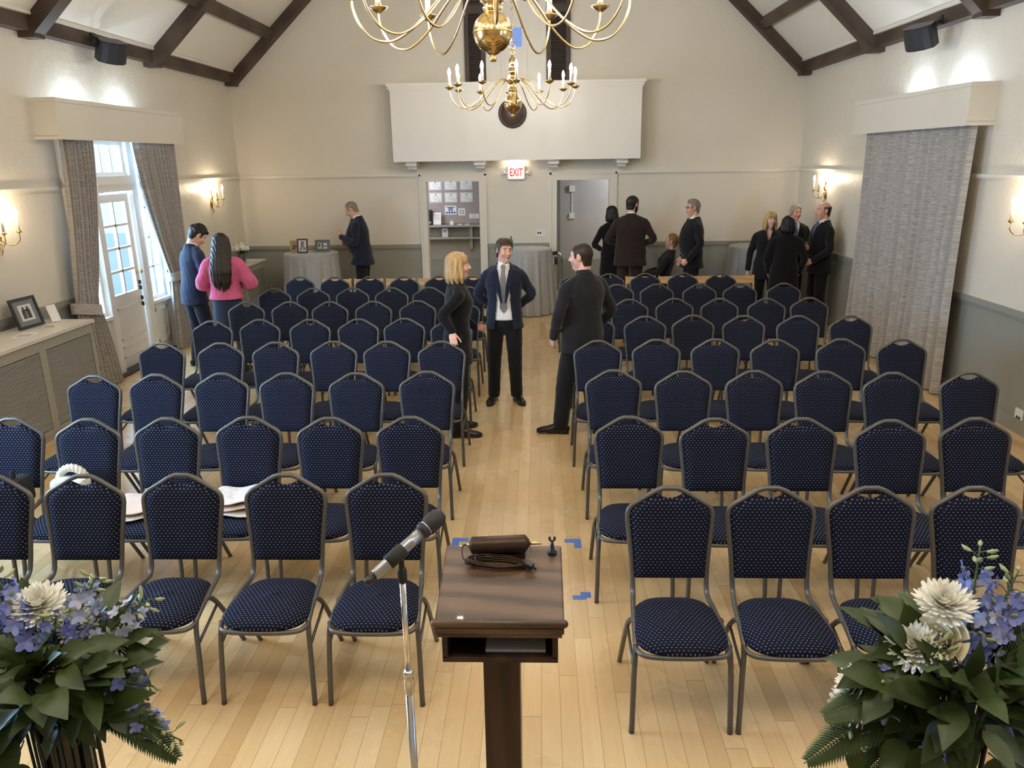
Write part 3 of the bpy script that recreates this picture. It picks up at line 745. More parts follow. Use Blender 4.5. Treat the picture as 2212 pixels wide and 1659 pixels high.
# ================================================================== wall sconces
def sconce(label, x, y, z, s):
    r = thing('wall_sconce', label, 'wall lamp', (x, y, z), 0 if s > 0 else pi, 'brass wall sconces')   # local +x leaves the wall
    mb = MB(); mb.lathe([(0,0),(.045,.002),(.050,.008),(.03,.018),(.018,.03),(0,.034)], (0, 0, 0), 14, Matrix.Rotation(pi/2, 3, 'Y') @ Matrix.Diagonal(Vector((1.5, .85, 1))))
    mb.tube(bez([(.012,0,.05),(.03,0,.10),(.02,0,.15),(.015,0,.19)], 4), [.013]*6+[.010]*7, 7)
    mb.ell((.02, 0, .185), (.014, .02, .026), 8, 6); mb.tube(bez([(.012,0,-.06),(.03,0,-.10),(.018,0,-.15)], 4), [.012-.001*k for k in range(9)], 7)
    for q in (-1, 1): mb.ell((.018, q*.024, .02), (.012, .016, .03), 8, 6)
    mb.build('backplate', M['brass'], r)
    for q in (-1, 1):
        a = MB(); a.tube(bez([(.025,q*.01,.0),(.06,q*.04,-.045),(.11,q*.085,-.055),(.150,q*.105,-.01),(.152,q*.108,.055)], 5), .0055, 7)
        a.lathe([(0,.05),(.012,.05),(.026,.066),(.026,.070),(.014,.066),(.014,.085),(0,.085)], (.152, q*.108, 0), 10)
        ao = a.build('arm', M['brass'], r)
        MB().lathe([(0,.082),(.0125,.082),(.0125,.205),(0,.207)], (.152, q*.108, 0), 8).build('candle_sleeve', M['candle'], ao)
        MB().lathe([(0,.205),(.009,.208),(.016,.228),(.017,.240),(.011,.262),(0,.285)], (.152, q*.108, 0), 8).build('bulb', M['sbulb'], ao)
    return r
M['sbulb'] = mat('lit_sconce_bulb', (1, .9, .7), .4, emit=(1.0, .80, .55), estr=W_SCONCE)
sconce('brass two-candle wall sconce between the garden door and the far corner', XL, 12.13, 1.87, 1)
sconce('brass two-candle wall sconce in the corner above the group of four talking people', XR, 12.10, 1.88, -1)
sconce('brass wall sconce cut off at the picture edge, above the radiator cover', XL, 7.17, 1.80, 1)
sconce('brass wall sconce past the right-hand edge beyond the closed curtain', XR, 6.98, 1.80, -1)

# ================================================================== loudspeakers on the wall beam
def speaker(label, x, y, z, s):
    r = thing('wall_loudspeaker', label, 'loudspeaker', (x, y, z), 0, 'black wall loudspeakers')
    R = Matrix.Rotation(s*radians(-28), 3, 'Z') @ Matrix.Rotation(radians(24)*s, 3, 'Y')
    # wedge cabinet with curved front facing the room
    pol = [(-.10, -.13), (.03, -.17), (.085, -.10), (.10, 0), (.085, .10), (.03, .17), (-.10, .13)]
    mb = MB(); mb.prism([(s*px, py) for px, py in pol], -.115, .115, R); mb.build('cabinet', M['black'], r)
    g = MB(); pol2 = [(.032, -.166), (.088, -.10), (.104, 0), (.088, .10), (.032, .166), (.028, .16), (.08, .098), (.095, 0), (.08, -.098), (.028, -.16)]
    g.prism([(s*px, py) for px, py in pol2], -.105, .105, R); g.build('grille', mat('speaker_grille', (.02, .022, .026), .6), r)
    b = MB(); b.tube(bez([(-s*.06, 0, .05), (-s*.13, 0, .12), (-s*.20, .0, .16)], 4), .014, 6); b.rbox((-s*.20, 0, .16), (.03, .07, .09)); b.build('bracket', M['black'], r)
speaker('black loudspeaker on the dark beam above the garden door', -4.79, 9.16, 3.69, 1)
speaker('black loudspeaker on the dark beam above the closed curtain', 4.01, 8.90, 3.63, -1)

# ================================================================== clock, exit sign, outlets
r = thing('wall_clock', 'round wall clock with dark rim on the white balcony front', 'clock', (-.417, 12.938, 3.168))
RX = Matrix.Rotation(pi/2, 3, 'X')
mb = MB(); mb.lathe([(.165,-.01),(.218,-.01),(.226,.015),(.21,.035),(.195,.04),(.178,.03),(.165,.012)], (0,0,0), 36, RX); mb.build('rim', mat('clock_rim', (.06,.035,.025), .35), r)
MB().lathe([(0,-.008),(.170,-.008),(.170,.006),(0,.006)], (0,0,0), 36, RX).build('dial', mat('clock_dial', (.80,.78,.72), .4), r)
mb = MB(); mb.rbox((-.03, -.010, -.055), (.010, .003, .14), (0, radians(28), 0)); mb.rbox((.05, -.010, -.02), (.008, .003, .12), (0, radians(-68), 0)); mb.build('hands', M['black'], r)
mb = MB()
for k in range(12): a = 2*pi*k/12; mb.rbox((.145*sin(a), -.008, .145*cos(a)), (.007, .003, .022), (0, a, 0))
mb.build('hour_marks', M['black'], r)

r = thing('exit_sign', 'lit white EXIT sign with red letters and two lamp heads under the balcony', 'sign', (-.381, YB, 2.25))
mb = MB(); mb.rbox((0, -.035, 0), (.30, .07, .235), b=.02); mb.build('housing', M['plastic_white'], r)
MB().rbox((0, -.071, 0), (.265, .006, .195), b=.002).build('face', mat('lit_sign_face', (.85,.6,.55), .5, emit=(1.0,.55,.47), estr=.75), r)
fc = bpy.data.curves.new('lettering', 'FONT'); fc.body = 'EXIT'; fc.size = .150; fc.extrude = .002; fc.align_x = 'CENTER'; fc.align_y = 'CENTER'; fc.offset = .0035
ft = bpy.data.objects.new('tmp_text', fc); COL.objects.link(ft); bpy.context.view_layer.update()
fm = bpy.data.meshes.new_from_object(ft.evaluated_get(bpy.context.evaluated_depsgraph_get())); bpy.data.objects.remove(ft)
fo = bpy.data.objects.new('lettering', fm); COL.objects.link(fo); fo.parent = r; fo.location = (0, -.077, 0); fo.rotation_euler = (pi/2, 0, 0); fo.scale = (.72, 1.18, 1)
fm.materials.clear(); fm.materials.append(mat('lit_red_letters', (.9, .03, .03), .5, emit=(1.0, .02, .03), estr=.9))
for q in (-1, 1):
    mb = MB(); mb.rbox((q*.165, -.04, -.005), (.04, .03, .03), b=.006); mb.lathe([(0,0),(.02,0),(.034,.03),(.036,.05),(.03,.055),(0,.056)], (q*.195, -.03, 0), 14, RX @ Matrix.Rotation(q*.5, 3, 'Y'))
    mb.build('lamp_head', M['plastic_white'], r)
r = thing('emergency_light', 'small glowing lamp under the balcony just above the exit sign', 'lamp', (-.39, 13.30, 2.415))
MB().rbox((0, 0, 0), (.21, .10, .085), b=.012).build('diffuser', mat('lit_diffuser', (1,1,1), .5, emit=(1.0,.86,.66), estr=9.0), r)
MB().rbox((0, 0, .046), (.23, .12, .012)).build('base_plate', M['plastic_white'], r)
def outlet(label, loc, w_, h_, rot, slots):
    r = thing('wall_outlet', label, 'outlet', loc, rot)
    MB().rbox((0, -.004, 0), (w_, .008, h_), b=.003).build('cover_plate', M['plastic_white'], r)
    mb = MB()
    for x, z in slots: mb.rbox((x, -.0085, z), (.026, .003, .030), b=.001)
    mb.build('socket', M['black'], r)
outlet('white double wall plate beside the right doorway on the back wall', (.03, YB, 1.245), .165, .125, 0, [(-.045, 0), (-.008, 0)])
outlet('white outlet plate low on the grey wainscot by the right-hand chairs', (XR, 6.74, .14), .115, .165, -pi/2, [(-.018, .0), (.018, .0)])
# ================================================================== people
DG = None
def remesh(mb, voxel, smooth=6, cut=None, noise=None):
    """union of overlapping closed shapes as one continuous skin"""
    me = mb.mesh('tmp'); o = bpy.data.objects.new('tmp', me); COL.objects.link(o)
    m = o.modifiers.new('r', 'REMESH'); m.mode = 'VOXEL'; m.voxel_size = voxel; m.use_smooth_shade = True
    s_ = o.modifiers.new('s', 'SMOOTH'); s_.factor = .5; s_.iterations = smooth
    bpy.context.view_layer.update()
    out = bpy.data.meshes.new_from_object(o.evaluated_get(bpy.context.evaluated_depsgraph_get()))
    bpy.data.objects.remove(o); bpy.data.meshes.remove(me)
    if cut or noise:
        bm = bmesh.new(); bm.from_mesh(out)
        if noise:
            bm.normal_update()
            for v in bm.verts: v.co += v.normal*noise(v.co)
        if cut: bmesh.ops.delete(bm, geom=[v for v in bm.verts if cut(v.co)], context='VERTS')
        bm.to_mesh(out); bm.free()
    out.polygons.foreach_set('use_smooth', [True]*len(out.polygons)); out.materials.clear()
    return out
def skin_mat(name, col):
    m = mat(name, col, .5, spec=.35); b = m.node_tree.nodes['Principled BSDF']
    b.inputs['Subsurface Weight'].default_value = .12; b.inputs['Subsurface Radius'].default_value = (.02, .008, .004); b.inputs['Subsurface Scale'].default_value = .5
    t = NT(m); t.base(t.mix(t.noise(t.coord(), 14, 2), col, (col[0]*.92, col[1]*.80, col[2]*.78))); return m
SK = {'fair': skin_mat('fair_skin', (.72, .46, .36)), 'ruddy': skin_mat('ruddy_skin', (.70, .41, .31)), 'tan': skin_mat('tan_skin', (.62, .38, .27))}
def cloth(name, a, b=None, sc=60, rough=.85): return fabric(name, a, b or tuple(q*.75 for q in a), sc, rough)
CL = {'navy': cloth('navy_suit_wool', (.0125, .0165, .034)), 'black': cloth('black_suit_wool', (.0085, .0085, .010)), 'char': cloth('charcoal_suit_wool', (.013, .012, .0135)),
      'brown': cloth('dark_brown_suit_wool', (.024, .0135, .011)), 'blackknit': cloth('black_knit', (.0065, .0065, .0075), sc=120, rough=.95), 'bluewool': cloth('blue_suit_wool', (.020, .030, .062)),
      'pink': cloth('pink_wool_knit', (.62, .13, .24), (.50, .09, .18), 90, .95), 'denim': cloth('dark_denim', (.022, .034, .060), sc=150), 'jean': cloth('dark_blue_trousers', (.014, .021, .040), sc=100),
      'white': mat('white_shirt_cotton', (.78, .76, .72), .75), 'greyshirt': cloth('dark_grey_shirt', (.055, .065, .068)), 'tights': cloth('brown_tights', (.06, .045, .035))}
HR_ = {'brown': (.050, .028, .014), 'dark': (.012, .008, .006), 'blonde': (.42, .27, .115), 'grey': (.20, .17, .14), 'silver': (.34, .29, .235), 'ginger': (.20, .085, .03), 'darkbrown': (.022, .012, .008), 'black': (.009, .007, .007), 'blondelight': (.50, .33, .15)}
def hair_mat(k):
    n = 'hair_'+k
    if n in M: return M[n]
    c = HR_[k]; m = mat(n, c, .45, spec=.4); t = NT(m); v = t.mapping(t.coord(), (70, 70, 5))
    f = t.noise(v, 1.0, 3, .6); t.base(t.ramp(f, [(.3, tuple(q*.6 for q in c)), (.7, tuple(min(1, q*1.35) for q in c))])); t.bump(f, .5, .006); M[n] = m; return m
M['shoe'] = mat('black_polished_leather', (.010, .009, .009), .22)
M['eyewhite'] = mat('eye_white', (.50, .45, .42), .3); M['iris'] = mat('dark_iris', (.02, .014, .01), .2); M['lip'] = mat('lip', (.36, .11, .09), .45)
M['brow'] = {}

def hand(mb, W, d, n, side, curl=.35, spread=.12, sc=1.0, fist=False):
    """palm and five bent fingers. W wrist, d fingers' direction, n palm normal, side=+1/-1 thumb along +-(d x n)"""
    d = d.normalized(); n = (n-d*n.dot(d)).normalized(); t = d.cross(n)*side
    L = .092*sc
    mb.tube([W-d*.02*sc, W+d*.012*sc, W+d*.045*sc, W+d*L*.95], [(.026*sc, .020*sc), (.030*sc, .018*sc), (.040*sc, .0155*sc), (.039*sc, .0135*sc)], 12, side=t, roundcap=True)
    for i, (o_, ln, r_) in enumerate(((.030, .072, .0088), (.0105, .080, .0092), (-.0095, .075, .0088), (-.028, .060, .0078))):
        a = curl*(1+.14*i); sp = spread*(1.2-.75*i)
        p = W+d*(L*(.97-.03*abs(i-1)))+t*o_*sc; dd = (d+t*sp*.6).normalized(); P = [p-dd*.012*sc, p]
        for k, f in enumerate((.45, .31, .24)):
            ang = (1.45 if fist else a)*(.8 if k == 0 else 1.15)
            dd = (Quaternion(t.cross(n).cross(t)*0+t, 0) @ dd)
            dd = (dd*cos(ang)+n*sin(ang)).normalized() if k == 0 else (dd*cos(ang)+(n-dd*n.dot(dd)).normalized()*sin(ang)).normalized() if (n-dd*n.dot(dd)).length > .05 else (dd*cos(ang)-d*sin(ang)).normalized()
            p = p+dd*ln*f*sc; P.append(p)
        mb.tube(P, [r_*sc*q for q in (1.05, 1.05, 1.0, .93, .82)], 8, roundcap=True)
    p = W+d*.026*sc+t*.026*sc; dd = (d*.72+t*.62+n*.30).normalized(); P = [p-dd*.015*sc, p]
    for f, an in ((.040, .0), (.033, .35), (.026, .3)):
        dd = (dd*cos(an)+(d*.6+n*.55).normalized()*sin(an)).normalized(); p = p+dd*f*sc; P.append(p)
    mb.tube(P, [.014*sc, .0135*sc, .0115*sc, .0105*sc, .009*sc], 8, roundcap=True)

class Person:
    """local frame: faces +Y, +X is the figure's right side, feet at z=0; built for 1.75 m and scaled"""
    def __init__(s, label, x, y, yaw, h, skin='fair', vox=.0085, group=None):
        s.k = h/1.75; s.vox = vox/s.k; s.skin = SK[skin]; s.label = label; s.loc = (x, y, 0); s.yaw = yaw; s.group = group
        s.parts = []; s.lean = 0.; s.side = 0.; s.head_yaw = 0.; s.head_pitch = 0.; s.head_roll = 0.; s.fem = False; s.wid = 1.0; s.belly = 0.
        s.arm = {1: dict(el=(.255, -.03, 1.155), wr=(.275, .065, .915)), -1: dict(el=(-.255, -.03, 1.155), wr=(-.275, .065, .915))}
        s.hand = {1: dict(), -1: dict()}
        s.leg = {1: dict(kn=(.105, .015, .50), an=(.115, -.03, .085), dir=(.18, 1)), -1: dict(kn=(-.105, .015, .50), an=(-.115, -.03, .085), dir=(-.18, 1))}
        s.hip = Vector((0, 0, .95)); s.hipj = .092; s.seat = False
    def U(s, p):            # upper body follows the lean about the hips
        p = Vector(p); q = p-s.hip; q = Matrix.Rotation(-s.lean, 3, 'X') @ q; q = Matrix.Rotation(s.side, 3, 'Y') @ q; return q+s.hip
    def Hd(s, p):           # head frame, origin at the centre of the head
        base = Vector((0, .0, 1.535)); q = Vector(p)+Vector((0, .018, .098))
        R = Euler((s.head_pitch, s.head_roll, s.head_yaw), 'XYZ').to_matrix()
        R = Matrix.Rotation(s.head_yaw, 3, 'Z') @ Matrix.Rotation(s.head_pitch, 3, 'X') @ Matrix.Rotation(s.head_roll, 3, 'Y')
        return s.U(base+R @ q)
    def HR(s):
        R = Matrix.Rotation(s.head_yaw, 3, 'Z') @ Matrix.Rotation(s.head_pitch, 3, 'X') @ Matrix.Rotation(s.head_roll, 3, 'Y')
        return Matrix.Rotation(s.side, 3, 'Y') @ Matrix.Rotation(-s.lean, 3, 'X') @ R
    def torso(s, g=0., hem=None, top=1.49, widen=1.0, n=20):
        """rings of the trunk grown by g"""
        W = s.wid; b = s.belly
        rings = [(.90, .168, .120, 0), (.97, .170, .120, .0), (1.05, .158, .108+.5*b, .4*b), (1.13, .152, .105+.8*b, .7*b), (1.22, .162, .112+.6*b, .5*b), (1.31, .178, .120+.2*b, .15*b), (1.375, .174, .106, 0), (1.42, .148, .088, -.005), (1.455, .098, .070, -.010), (1.485, .066, .060, -.010)]
        if s.fem: rings = [(.90, .165, .115, 0), (.97, .168, .118, 0), (1.05, .146, .100, 0), (1.13, .134, .094, 0), (1.22, .142, .108, .008), (1.30, .155, .122, .016), (1.375, .160, .098, 0), (1.42, .145, .082, -.005), (1.455, .098, .066, -.01), (1.485, .060, .056, -.01)]
        P, Rr = [], []
        if hem is not None:
            P.append(s.U((0, 0, hem)) if s.seat else Vector((0, 0, hem))); Rr.append((.170*W*widen+g, .122*widen+g+b*.3))
        for z, rx, ry, dy in rings:
            if z <= (hem or 0)+.02 or z > top: continue
            P.append(s.U((0, dy, z))); Rr.append((rx*W+g, ry+g))
        return P, Rr
    def add(s, name, mb_or_mesh, m, parent=None, label=None): s.parts.append((name, mb_or_mesh, m, parent, label))
    def limb_arm(s, mb, sd, rs, upto=1.0, start=0.):
        sh = s.U((sd*(.158*s.wid+.010), -.008, 1.378)); el = s.U(s.arm[sd]['el']) if not s.arm[sd].get('abs') else Vector(s.arm[sd]['el']); wr = s.U(s.arm[sd]['wr']) if not s.arm[sd].get('abs') else Vector(s.arm[sd]['wr'])
        inn = s.U((sd*.09, -.005, 1.385)); w_ = el.lerp(wr, upto)
        c = bez([inn, sh, sh.lerp(el, .5), el, el.lerp(w_, .5), w_], 3); n = len(c)
        r = [rs[min(len(rs)-1, int(i/(n-1)*(len(rs)-1)))]+(rs[min(len(rs)-1, int(i/(n-1)*(len(rs)-1))+1)]-rs[min(len(rs)-1, int(i/(n-1)*(len(rs)-1)))])*((i/(n-1)*(len(rs)-1)) % 1) for i in range(n)]
        mb.tube(c, r, 12, roundcap=True); return el, wr
    def body(s, hands=True, nose=1.0, jaw=1.0):
        mb = MB(); P, R = s.torso(-.026, None, 1.46); mb.tube(P, R, 18, side=(1, 0, 0))
        mb.tube([s.U((0, -.02, 1.43)), s.U((0, -.012, 1.49)), s.Hd((0, -.03, -.075)), s.Hd((0, -.022, -.02))], [.066, .057, .054, .05] if not s.fem else [.056, .047, .045, .045], 14)
        H = s.HR()
        mb.ell(s.Hd((0, -.014, .030)), (.0745, .0935, .088), 16, 12, H)
        mb.tube([s.Hd((0, .012, .045)), s.Hd((0, .020, -.005)), s.Hd((0, .028, -.055)), s.Hd((0, .040, -.096))], [(.066, .066), (.066, .070), (.057*jaw, .058), (.034*jaw, .034)], 14, side=H @ Vector((1, 0, 0)), roundcap=True)
        mb.ell(s.Hd((0, .070, -.088)), (.020*jaw, .016, .016), 10, 8, H)
        mb.tube([s.Hd((0, .086, .022)), s.Hd((0, .099, -.006)), s.Hd((0, .109*nose, -.026))], [.0075, .0095, .0125], 8, roundcap=True)
        for q in (-1, 1):
            mb.ell(s.Hd((q*.012, .095, -.029)), (.009, .010, .008), 8, 6, H)
            mb.ell(s.Hd((q*.036, .060, -.026)), (.026, .026, .026), 10, 8, H); mb.ell(s.Hd((q*.030, .074, .036)), (.026, .012, .010), 10, 6, H)
            mb.ell(s.Hd((q*.076, -.012, .002)), (.010, .019, .032), 10, 8, H @ Matrix.Rotation(-q*.35, 3, 'Z'))
        mb.ell(s.Hd((0, .084, -.057)), (.024, .014, .013), 10, 6, H)
        for sd in (1, -1):
            el, wr = s.limb_arm(mb, sd, [.045, .048, .043, .038, .034, .027])
            if hands:
                h = s.hand[sd]; d = Vector(h.get('d', (wr-el).normalized())); nrm = Vector(h.get('n', (-sd, 0, 0)))
                hand(mb, wr+d*.012, d, nrm, h.get('s', sd), h.get('curl', .35), h.get('spread', .12), h.get('sc', 1.0)*(.92 if s.fem else 1), h.get('fist', False))
            L = s.leg[sd]; hp = Vector((sd*s.hipj, s.hip.y, s.hip.z-.02)); kn = Vector(L['kn']); an = Vector(L['an'])
            mb.tube([hp+Vector((0, 0, .04)), hp, hp.lerp(kn, .5), kn, kn.lerp(an, .35), an], [.075, .078, .068, .050, .050, .036], 12, roundcap=True)
            f = Vector((L['dir'][0], L['dir'][1], 0)).normalized(); a = Vector((an.x, an.y, 0))
            mb.tube([a-f*.05+Vector((0, 0, .045)), a+Vector((0, 0, .05)), a+f*.09+Vector((0, 0, .035)), a+f*.15+Vector((0, 0, .024))], [(.028, .028), (.032, .035), (.036, .022), (.028, .014)], 10, side=(f.y, -f.x, 0), roundcap=True)
        s.bodymesh = remesh(mb, s.vox, 4)
        # face details
        e = MB()
        for q in (-1, 1):
            mbE = MB(); mbE.ell(s.Hd((q*.031, .0765, .012)), (.0125, .0105, .0058), 12, 8, H); mbE.cur = 1; mbE.ell(s.Hd((q*.031, .0832, .012)), (.0062, .0046, .0054), 8, 6, H)
            s.add('eye', mbE, [M['eyewhite'], M['iris']])
        return s
    def brows(s, k, low=0.):
        mb = MB()
        for q in (-1, 1): mb.tube([s.Hd((q*.013, .0855, .030-low)), s.Hd((q*.030, .0835, .0325-low)), s.Hd((q*.048, .071, .028-low))], [(.0028, .0028), (.0034, .0030), (.002, .002)], 6, roundcap=True)
        s.add('eyebrows', mb, hair_mat(k)); return s
    def mouth(s, smile=0., open_=False):
        mb = MB()
        mb.tube([s.Hd((-.024, .079, -.054+smile*.006)), s.Hd((-.010, .0925, -.0555)), s.Hd((.010, .0925, -.0555)), s.Hd((.024, .079, -.054+smile*.006))], [.0022, .0046, .0046, .0022], 8, roundcap=True)
        mb.tube([s.Hd((-.020, .079, -.0565+smile*.004)), s.Hd((0, .0925, -.064)), s.Hd((.020, .079, -.0565+smile*.004))], [.002, .0052, .002], 8, roundcap=True)
        s.add('lips', mb, M['lip'])
        if open_:
            t = MB(); t.ell(s.Hd((0, .0915, -.0598)), (.015, .004, .0030), 10, 6, s.HR()); s.add('teeth', t, CL['white'])
        return s
    def hair(s, k, style):
        mb = MB(); H = s.HR(); c = s.Hd; nz = None; vox = s.vox; cut = None
        rnd = random.Random(len(s.label))
        O_ = c((0, 0, 0)); Ri = H.transposed()
        if style in ('short', 'wavy', 'curly', 'crop', 'thin', 'side', 'balding'):
            t = {'short': .011, 'wavy': .013, 'curly': .014, 'crop': .0055, 'thin': .006, 'side': .010, 'balding': .0065}[style]
            mb.ell(c((0, -.014, .032)), (.0745+t, .0935+t, .086+t*1.15), 22, 16, H)
            mb.tube([c((0, .010, .055)), c((0, .016, -.012))], [(.0665+t, .068+t*.6), (.0665+t, .068+t*.6)], 16, side=H @ Vector((1, 0, 0)))
            mb.tube([c((0, -.052, .02)), c((0, -.048, -.075))], [(.066+t*.7, .050+t*.7), (.056+t*.6, .040+t*.5)], 14, side=H @ Vector((1, 0, 0)))
            if style in ('wavy', 'side', 'curly'):
                for i in range(6): mb.ell(c((-.052+.021*i, .048-.007*abs(i-2.5), .100-.004*abs(i-2.5)**1.5)), (.020, .030, .017), 10, 8, H)
                mb.ell(c((0, .0, .108)), (.062, .066, .026), 14, 8, H)
            if style == 'curly':
                for i in range(150):
                    th = rnd.uniform(0, 2*pi); ph = rnd.uniform(0, 1.7); d_ = Vector((sin(ph)*cos(th), sin(ph)*sin(th), cos(ph)))
                    mb.ell(c((d_.x*.087, -.012+d_.y*.105, .036+d_.z*.102)), rnd.uniform(.011, .017), 7, 5)
                for i in range(7): mb.ell(c((-.045+.015*i, .080, .086)), .013, 7, 5)
            low = [(-.3, -.085), (-.045, -.085), (-.026, -.030), (-.014, .030), (.012, .032), (.020, -.014), (.037, -.014), (.046, .040), (.058, .060), (.075, .073), (.3, .076)]
            if style in ('thin',): low[-4:] = [(.040, .050), (.050, .085), (.06, .097), (.3, .12)]
            if style in ('curly', 'wavy'): low[-3:] = [(.060, .055), (.078, .062), (.3, .062)]
            def cut(co):
                p = Ri @ (co-O_); zl = low[-1][1]
                for (ya, za), (yb, zb) in zip(low, low[1:]):
                    if ya <= p.y <= yb: zl = za+(zb-za)*(p.y-ya)/(yb-ya); break
                if p.z < zl+.003*sin(p.x*160): return True
                if style == 'balding' and (p.z > .055+.25*max(0, -p.y-.06) or p.y > .03): return True
                return False
            if style in ('wavy', 'side', 'short'): nz = lambda v: .0022*sin(v.x*150+v.y*60)*sin(v.y*95+v.z*75)
        elif style in ('bob', 'bobfringe', 'long'):
            mb.ell(c((0, -.020, .038)), (.089, .104, .094), 18, 12, H)
            n_ = 9; low = {'bob': -.135, 'bobfringe': -.150, 'long': -.48}[style]
            for i in range(n_):
                a = radians(-205+230*i/(n_-1)) if style != 'long' else radians(-180+180*i/(n_-1))
                dx, dy = cos(a), sin(a); top_ = c((dx*.070, -.020+dy*.078, .06)); mid = c((dx*.088, -.020+dy*.092, -.05))
                if style == 'long':
                    lo_ = s.U((dx*.100, -.120+dy*.030, 1.535-.18)); lo2 = s.U((dx*.098, -.142+dy*.02, 1.535-.30)); lo3 = s.U((dx*.075, -.150+dy*.01, 1.535-.36-.10*rnd.random()))
                    mb.tube(bez([top_, mid, lo_, lo2, lo3], 4), [.030]*5+[.032]*6+[.028]*4+[.016, .008], 8, roundcap=True)
                else:
                    lo_ = c((dx*.087, -.020+dy*.090, low)); mb.tube(bez([top_, mid, lo_], 4), [.024]*4+[.026]*3+[.020, .012], 8, roundcap=True)
            if style == 'long':
                mb.ell(s.U((0, -.118, 1.37)), (.085, .032, .14), 14, 10)
                for i in range(16):
                    x = rnd.uniform(-.085, .085); L_ = rnd.uniform(.10, .30); mb.tube(bez([s.U((x*.8, -.125, 1.46)), s.U((x*1.1, -.150, 1.33)), s.U((x*1.0+rnd.uniform(-.02, .02), -.158, 1.33-L_*.6)), s.U((x*.9+rnd.uniform(-.03, .03), -.150, 1.33-L_))], 3), [.022]*4+[.018]*3+[.012, .008, .004], 7, roundcap=True)
            if style == 'bobfringe':
                for i in range(7): x = -.054+.018*i; mb.tube([c((x*.8, .045, .105)), c((x, .080-.16*abs(x), .078)), c((x*1.05, .0865-.22*abs(x), .043))], [.016, .0145, .007], 8, roundcap=True)
            elif style == 'bob':
                for q in (-1, 1): mb.tube([c((q*.01, .060, .112)), c((q*.052, .068, .075)), c((q*.078, .034, .0))], [.017, .017, .014], 8, roundcap=True)
            nz = lambda v: .0022*sin(v.x*260+v.y*190)
        s.add('hair', remesh(mb, vox*.85, 2, cut, nz), hair_mat(k)); return s
    def beard(s, k):
        mb = MB(); H = s.HR()
        mb.tube([s.Hd((0, .030, -.045)), s.Hd((0, .042, -.085)), s.Hd((0, .048, -.118))], [(.062, .060), (.052, .054), (.030, .030)], 14, side=H @ Vector((1, 0, 0)), roundcap=True)
        for q in (-1, 1): mb.tube([s.Hd((q*.066, .006, .0)), s.Hd((q*.062, .022, -.05))], [.012, .014], 8, roundcap=True)
        s.add('beard', remesh(mb, s.vox, 3), hair_mat(k)); return s
    def glasses(s):
        mb = MB(); H = s.HR()
        for q in (-1, 1):
            mb.tube([s.Hd((q*.033+.023*cos(a), .0935-.010*abs(q*.033+.023*cos(a))/.05, .010+.0165*sin(a))) for a in [2*pi*i/14 for i in range(14)]], .0028, 6, closed=True)
            mb.tube([s.Hd((q*.056, .084, .016)), s.Hd((q*.076, .03, .014)), s.Hd((q*.080, -.015, .012))], .0026, 6)
        mb.tube([s.Hd((-.010, .097, .013)), s.Hd((.010, .097, .013))], .0026, 6)
        s.add('eyeglasses', mb, M['black']); return s
    def jacket(s, m, hem=.80, g=.020, open_w=None, flare=1.03, sleeve=.97, rs=None, name='jacket', vneck=None, high=False, vent=False):
        mb = MB(); P, R = s.torso(g, hem, 1.49 if not high else 1.6, flare); mb.tube(P, R, 24, side=(1, 0, 0))
        if high: mb.tube([s.U((0, -.012, 1.44)), s.U((0, -.010, 1.515))], [.075, .062], 14)
        else: mb.tube([s.U((0, -.030, 1.44)), s.U((0, -.024, 1.512))], [(.090, .070), (.070, .064)], 14, side=(1, 0, 0))
        for q in (-1, 1): mb.tube([s.U((q*.045, -.018, 1.465)), s.U((q*.10, -.014, 1.435)), s.U((q*(.160*s.wid+.012), -.010, 1.395))], [.040, .046, .044], 12, roundcap=True)
        for sd in (1, -1): s.limb_arm(mb, sd, rs or [.058, .063, .058, .053, .048, .045], sleeve)
        me = remesh(mb, s.vox*1.15, 6, None, lambda v: .0016*sin(v.z*45+v.x*38)*sin(v.x*52-v.z*17+v.y*31))
        if vneck or open_w:
            Ri = Matrix.Rotation(s.lean, 3, 'X')
            bm = bmesh.new(); bm.from_mesh(me); bm.verts.ensure_lookup_table()
            def q_(co):
                c = Matrix.Rotation(-s.side, 3, 'Y') @ (co-s.hip); c = Ri @ c; return c+s.hip
            def cut(co):
                c = q_(co)
                if c.y < .02 or abs(c.x) > .16 or c.z < hem-.05: return False
                if open_w: wv = open_w(c.z)
                else: z0, w0 = vneck; wv = (c.z-z0)/(1.50-z0)*w0 if c.z > z0 else -1
                return abs(c.x) < wv
            bmesh.ops.delete(bm, geom=[v for v in bm.verts if cut(v.co)], context='VERTS'); bm.to_mesh(me); bm.free()
        s.add(name, me, m)
        return s
    def lapels(s, m, z0, w0, g=.030):
        mb = MB()
        for q in (-1, 1):
            def pt(x, z, o=0):
                ry = .108+g; rx = .18*s.wid+g; zz = z; yy = ry*sqrt(max(0, 1-(x/rx)**2))*(1 if z < 1.36 else max(.55, 1-(z-1.36)*3.0))
                return s.U((q*x, yy+o+s.belly*.5*max(0, 1-abs(z-1.15)/.2), zz))
            A = [(.012, z0), (w0*.45, z0+(1.46-z0)*.5), (w0*.95, 1.45)]; B = [(.035, z0+.02), (w0*.45+.055, z0+(1.46-z0)*.55), (w0*.95+.038, 1.42)]
            V = []
            for (xa, za), (xb, zb) in zip(A, B): V += [pt(xa, za, .004), pt(xb, zb, .008)]
            V2 = [v+Vector((0, -.006, 0)) for v in V]
            mb.add(V+V2, [(0,1,3,2),(2,3,5,4),(6,8,9,7),(8,10,11,9),(0,2,8,6),(2,4,10,8),(1,7,9,3),(3,9,11,5),(0,6,7,1),(4,5,11,10)])
        s.add('lapels', mb, m); return s
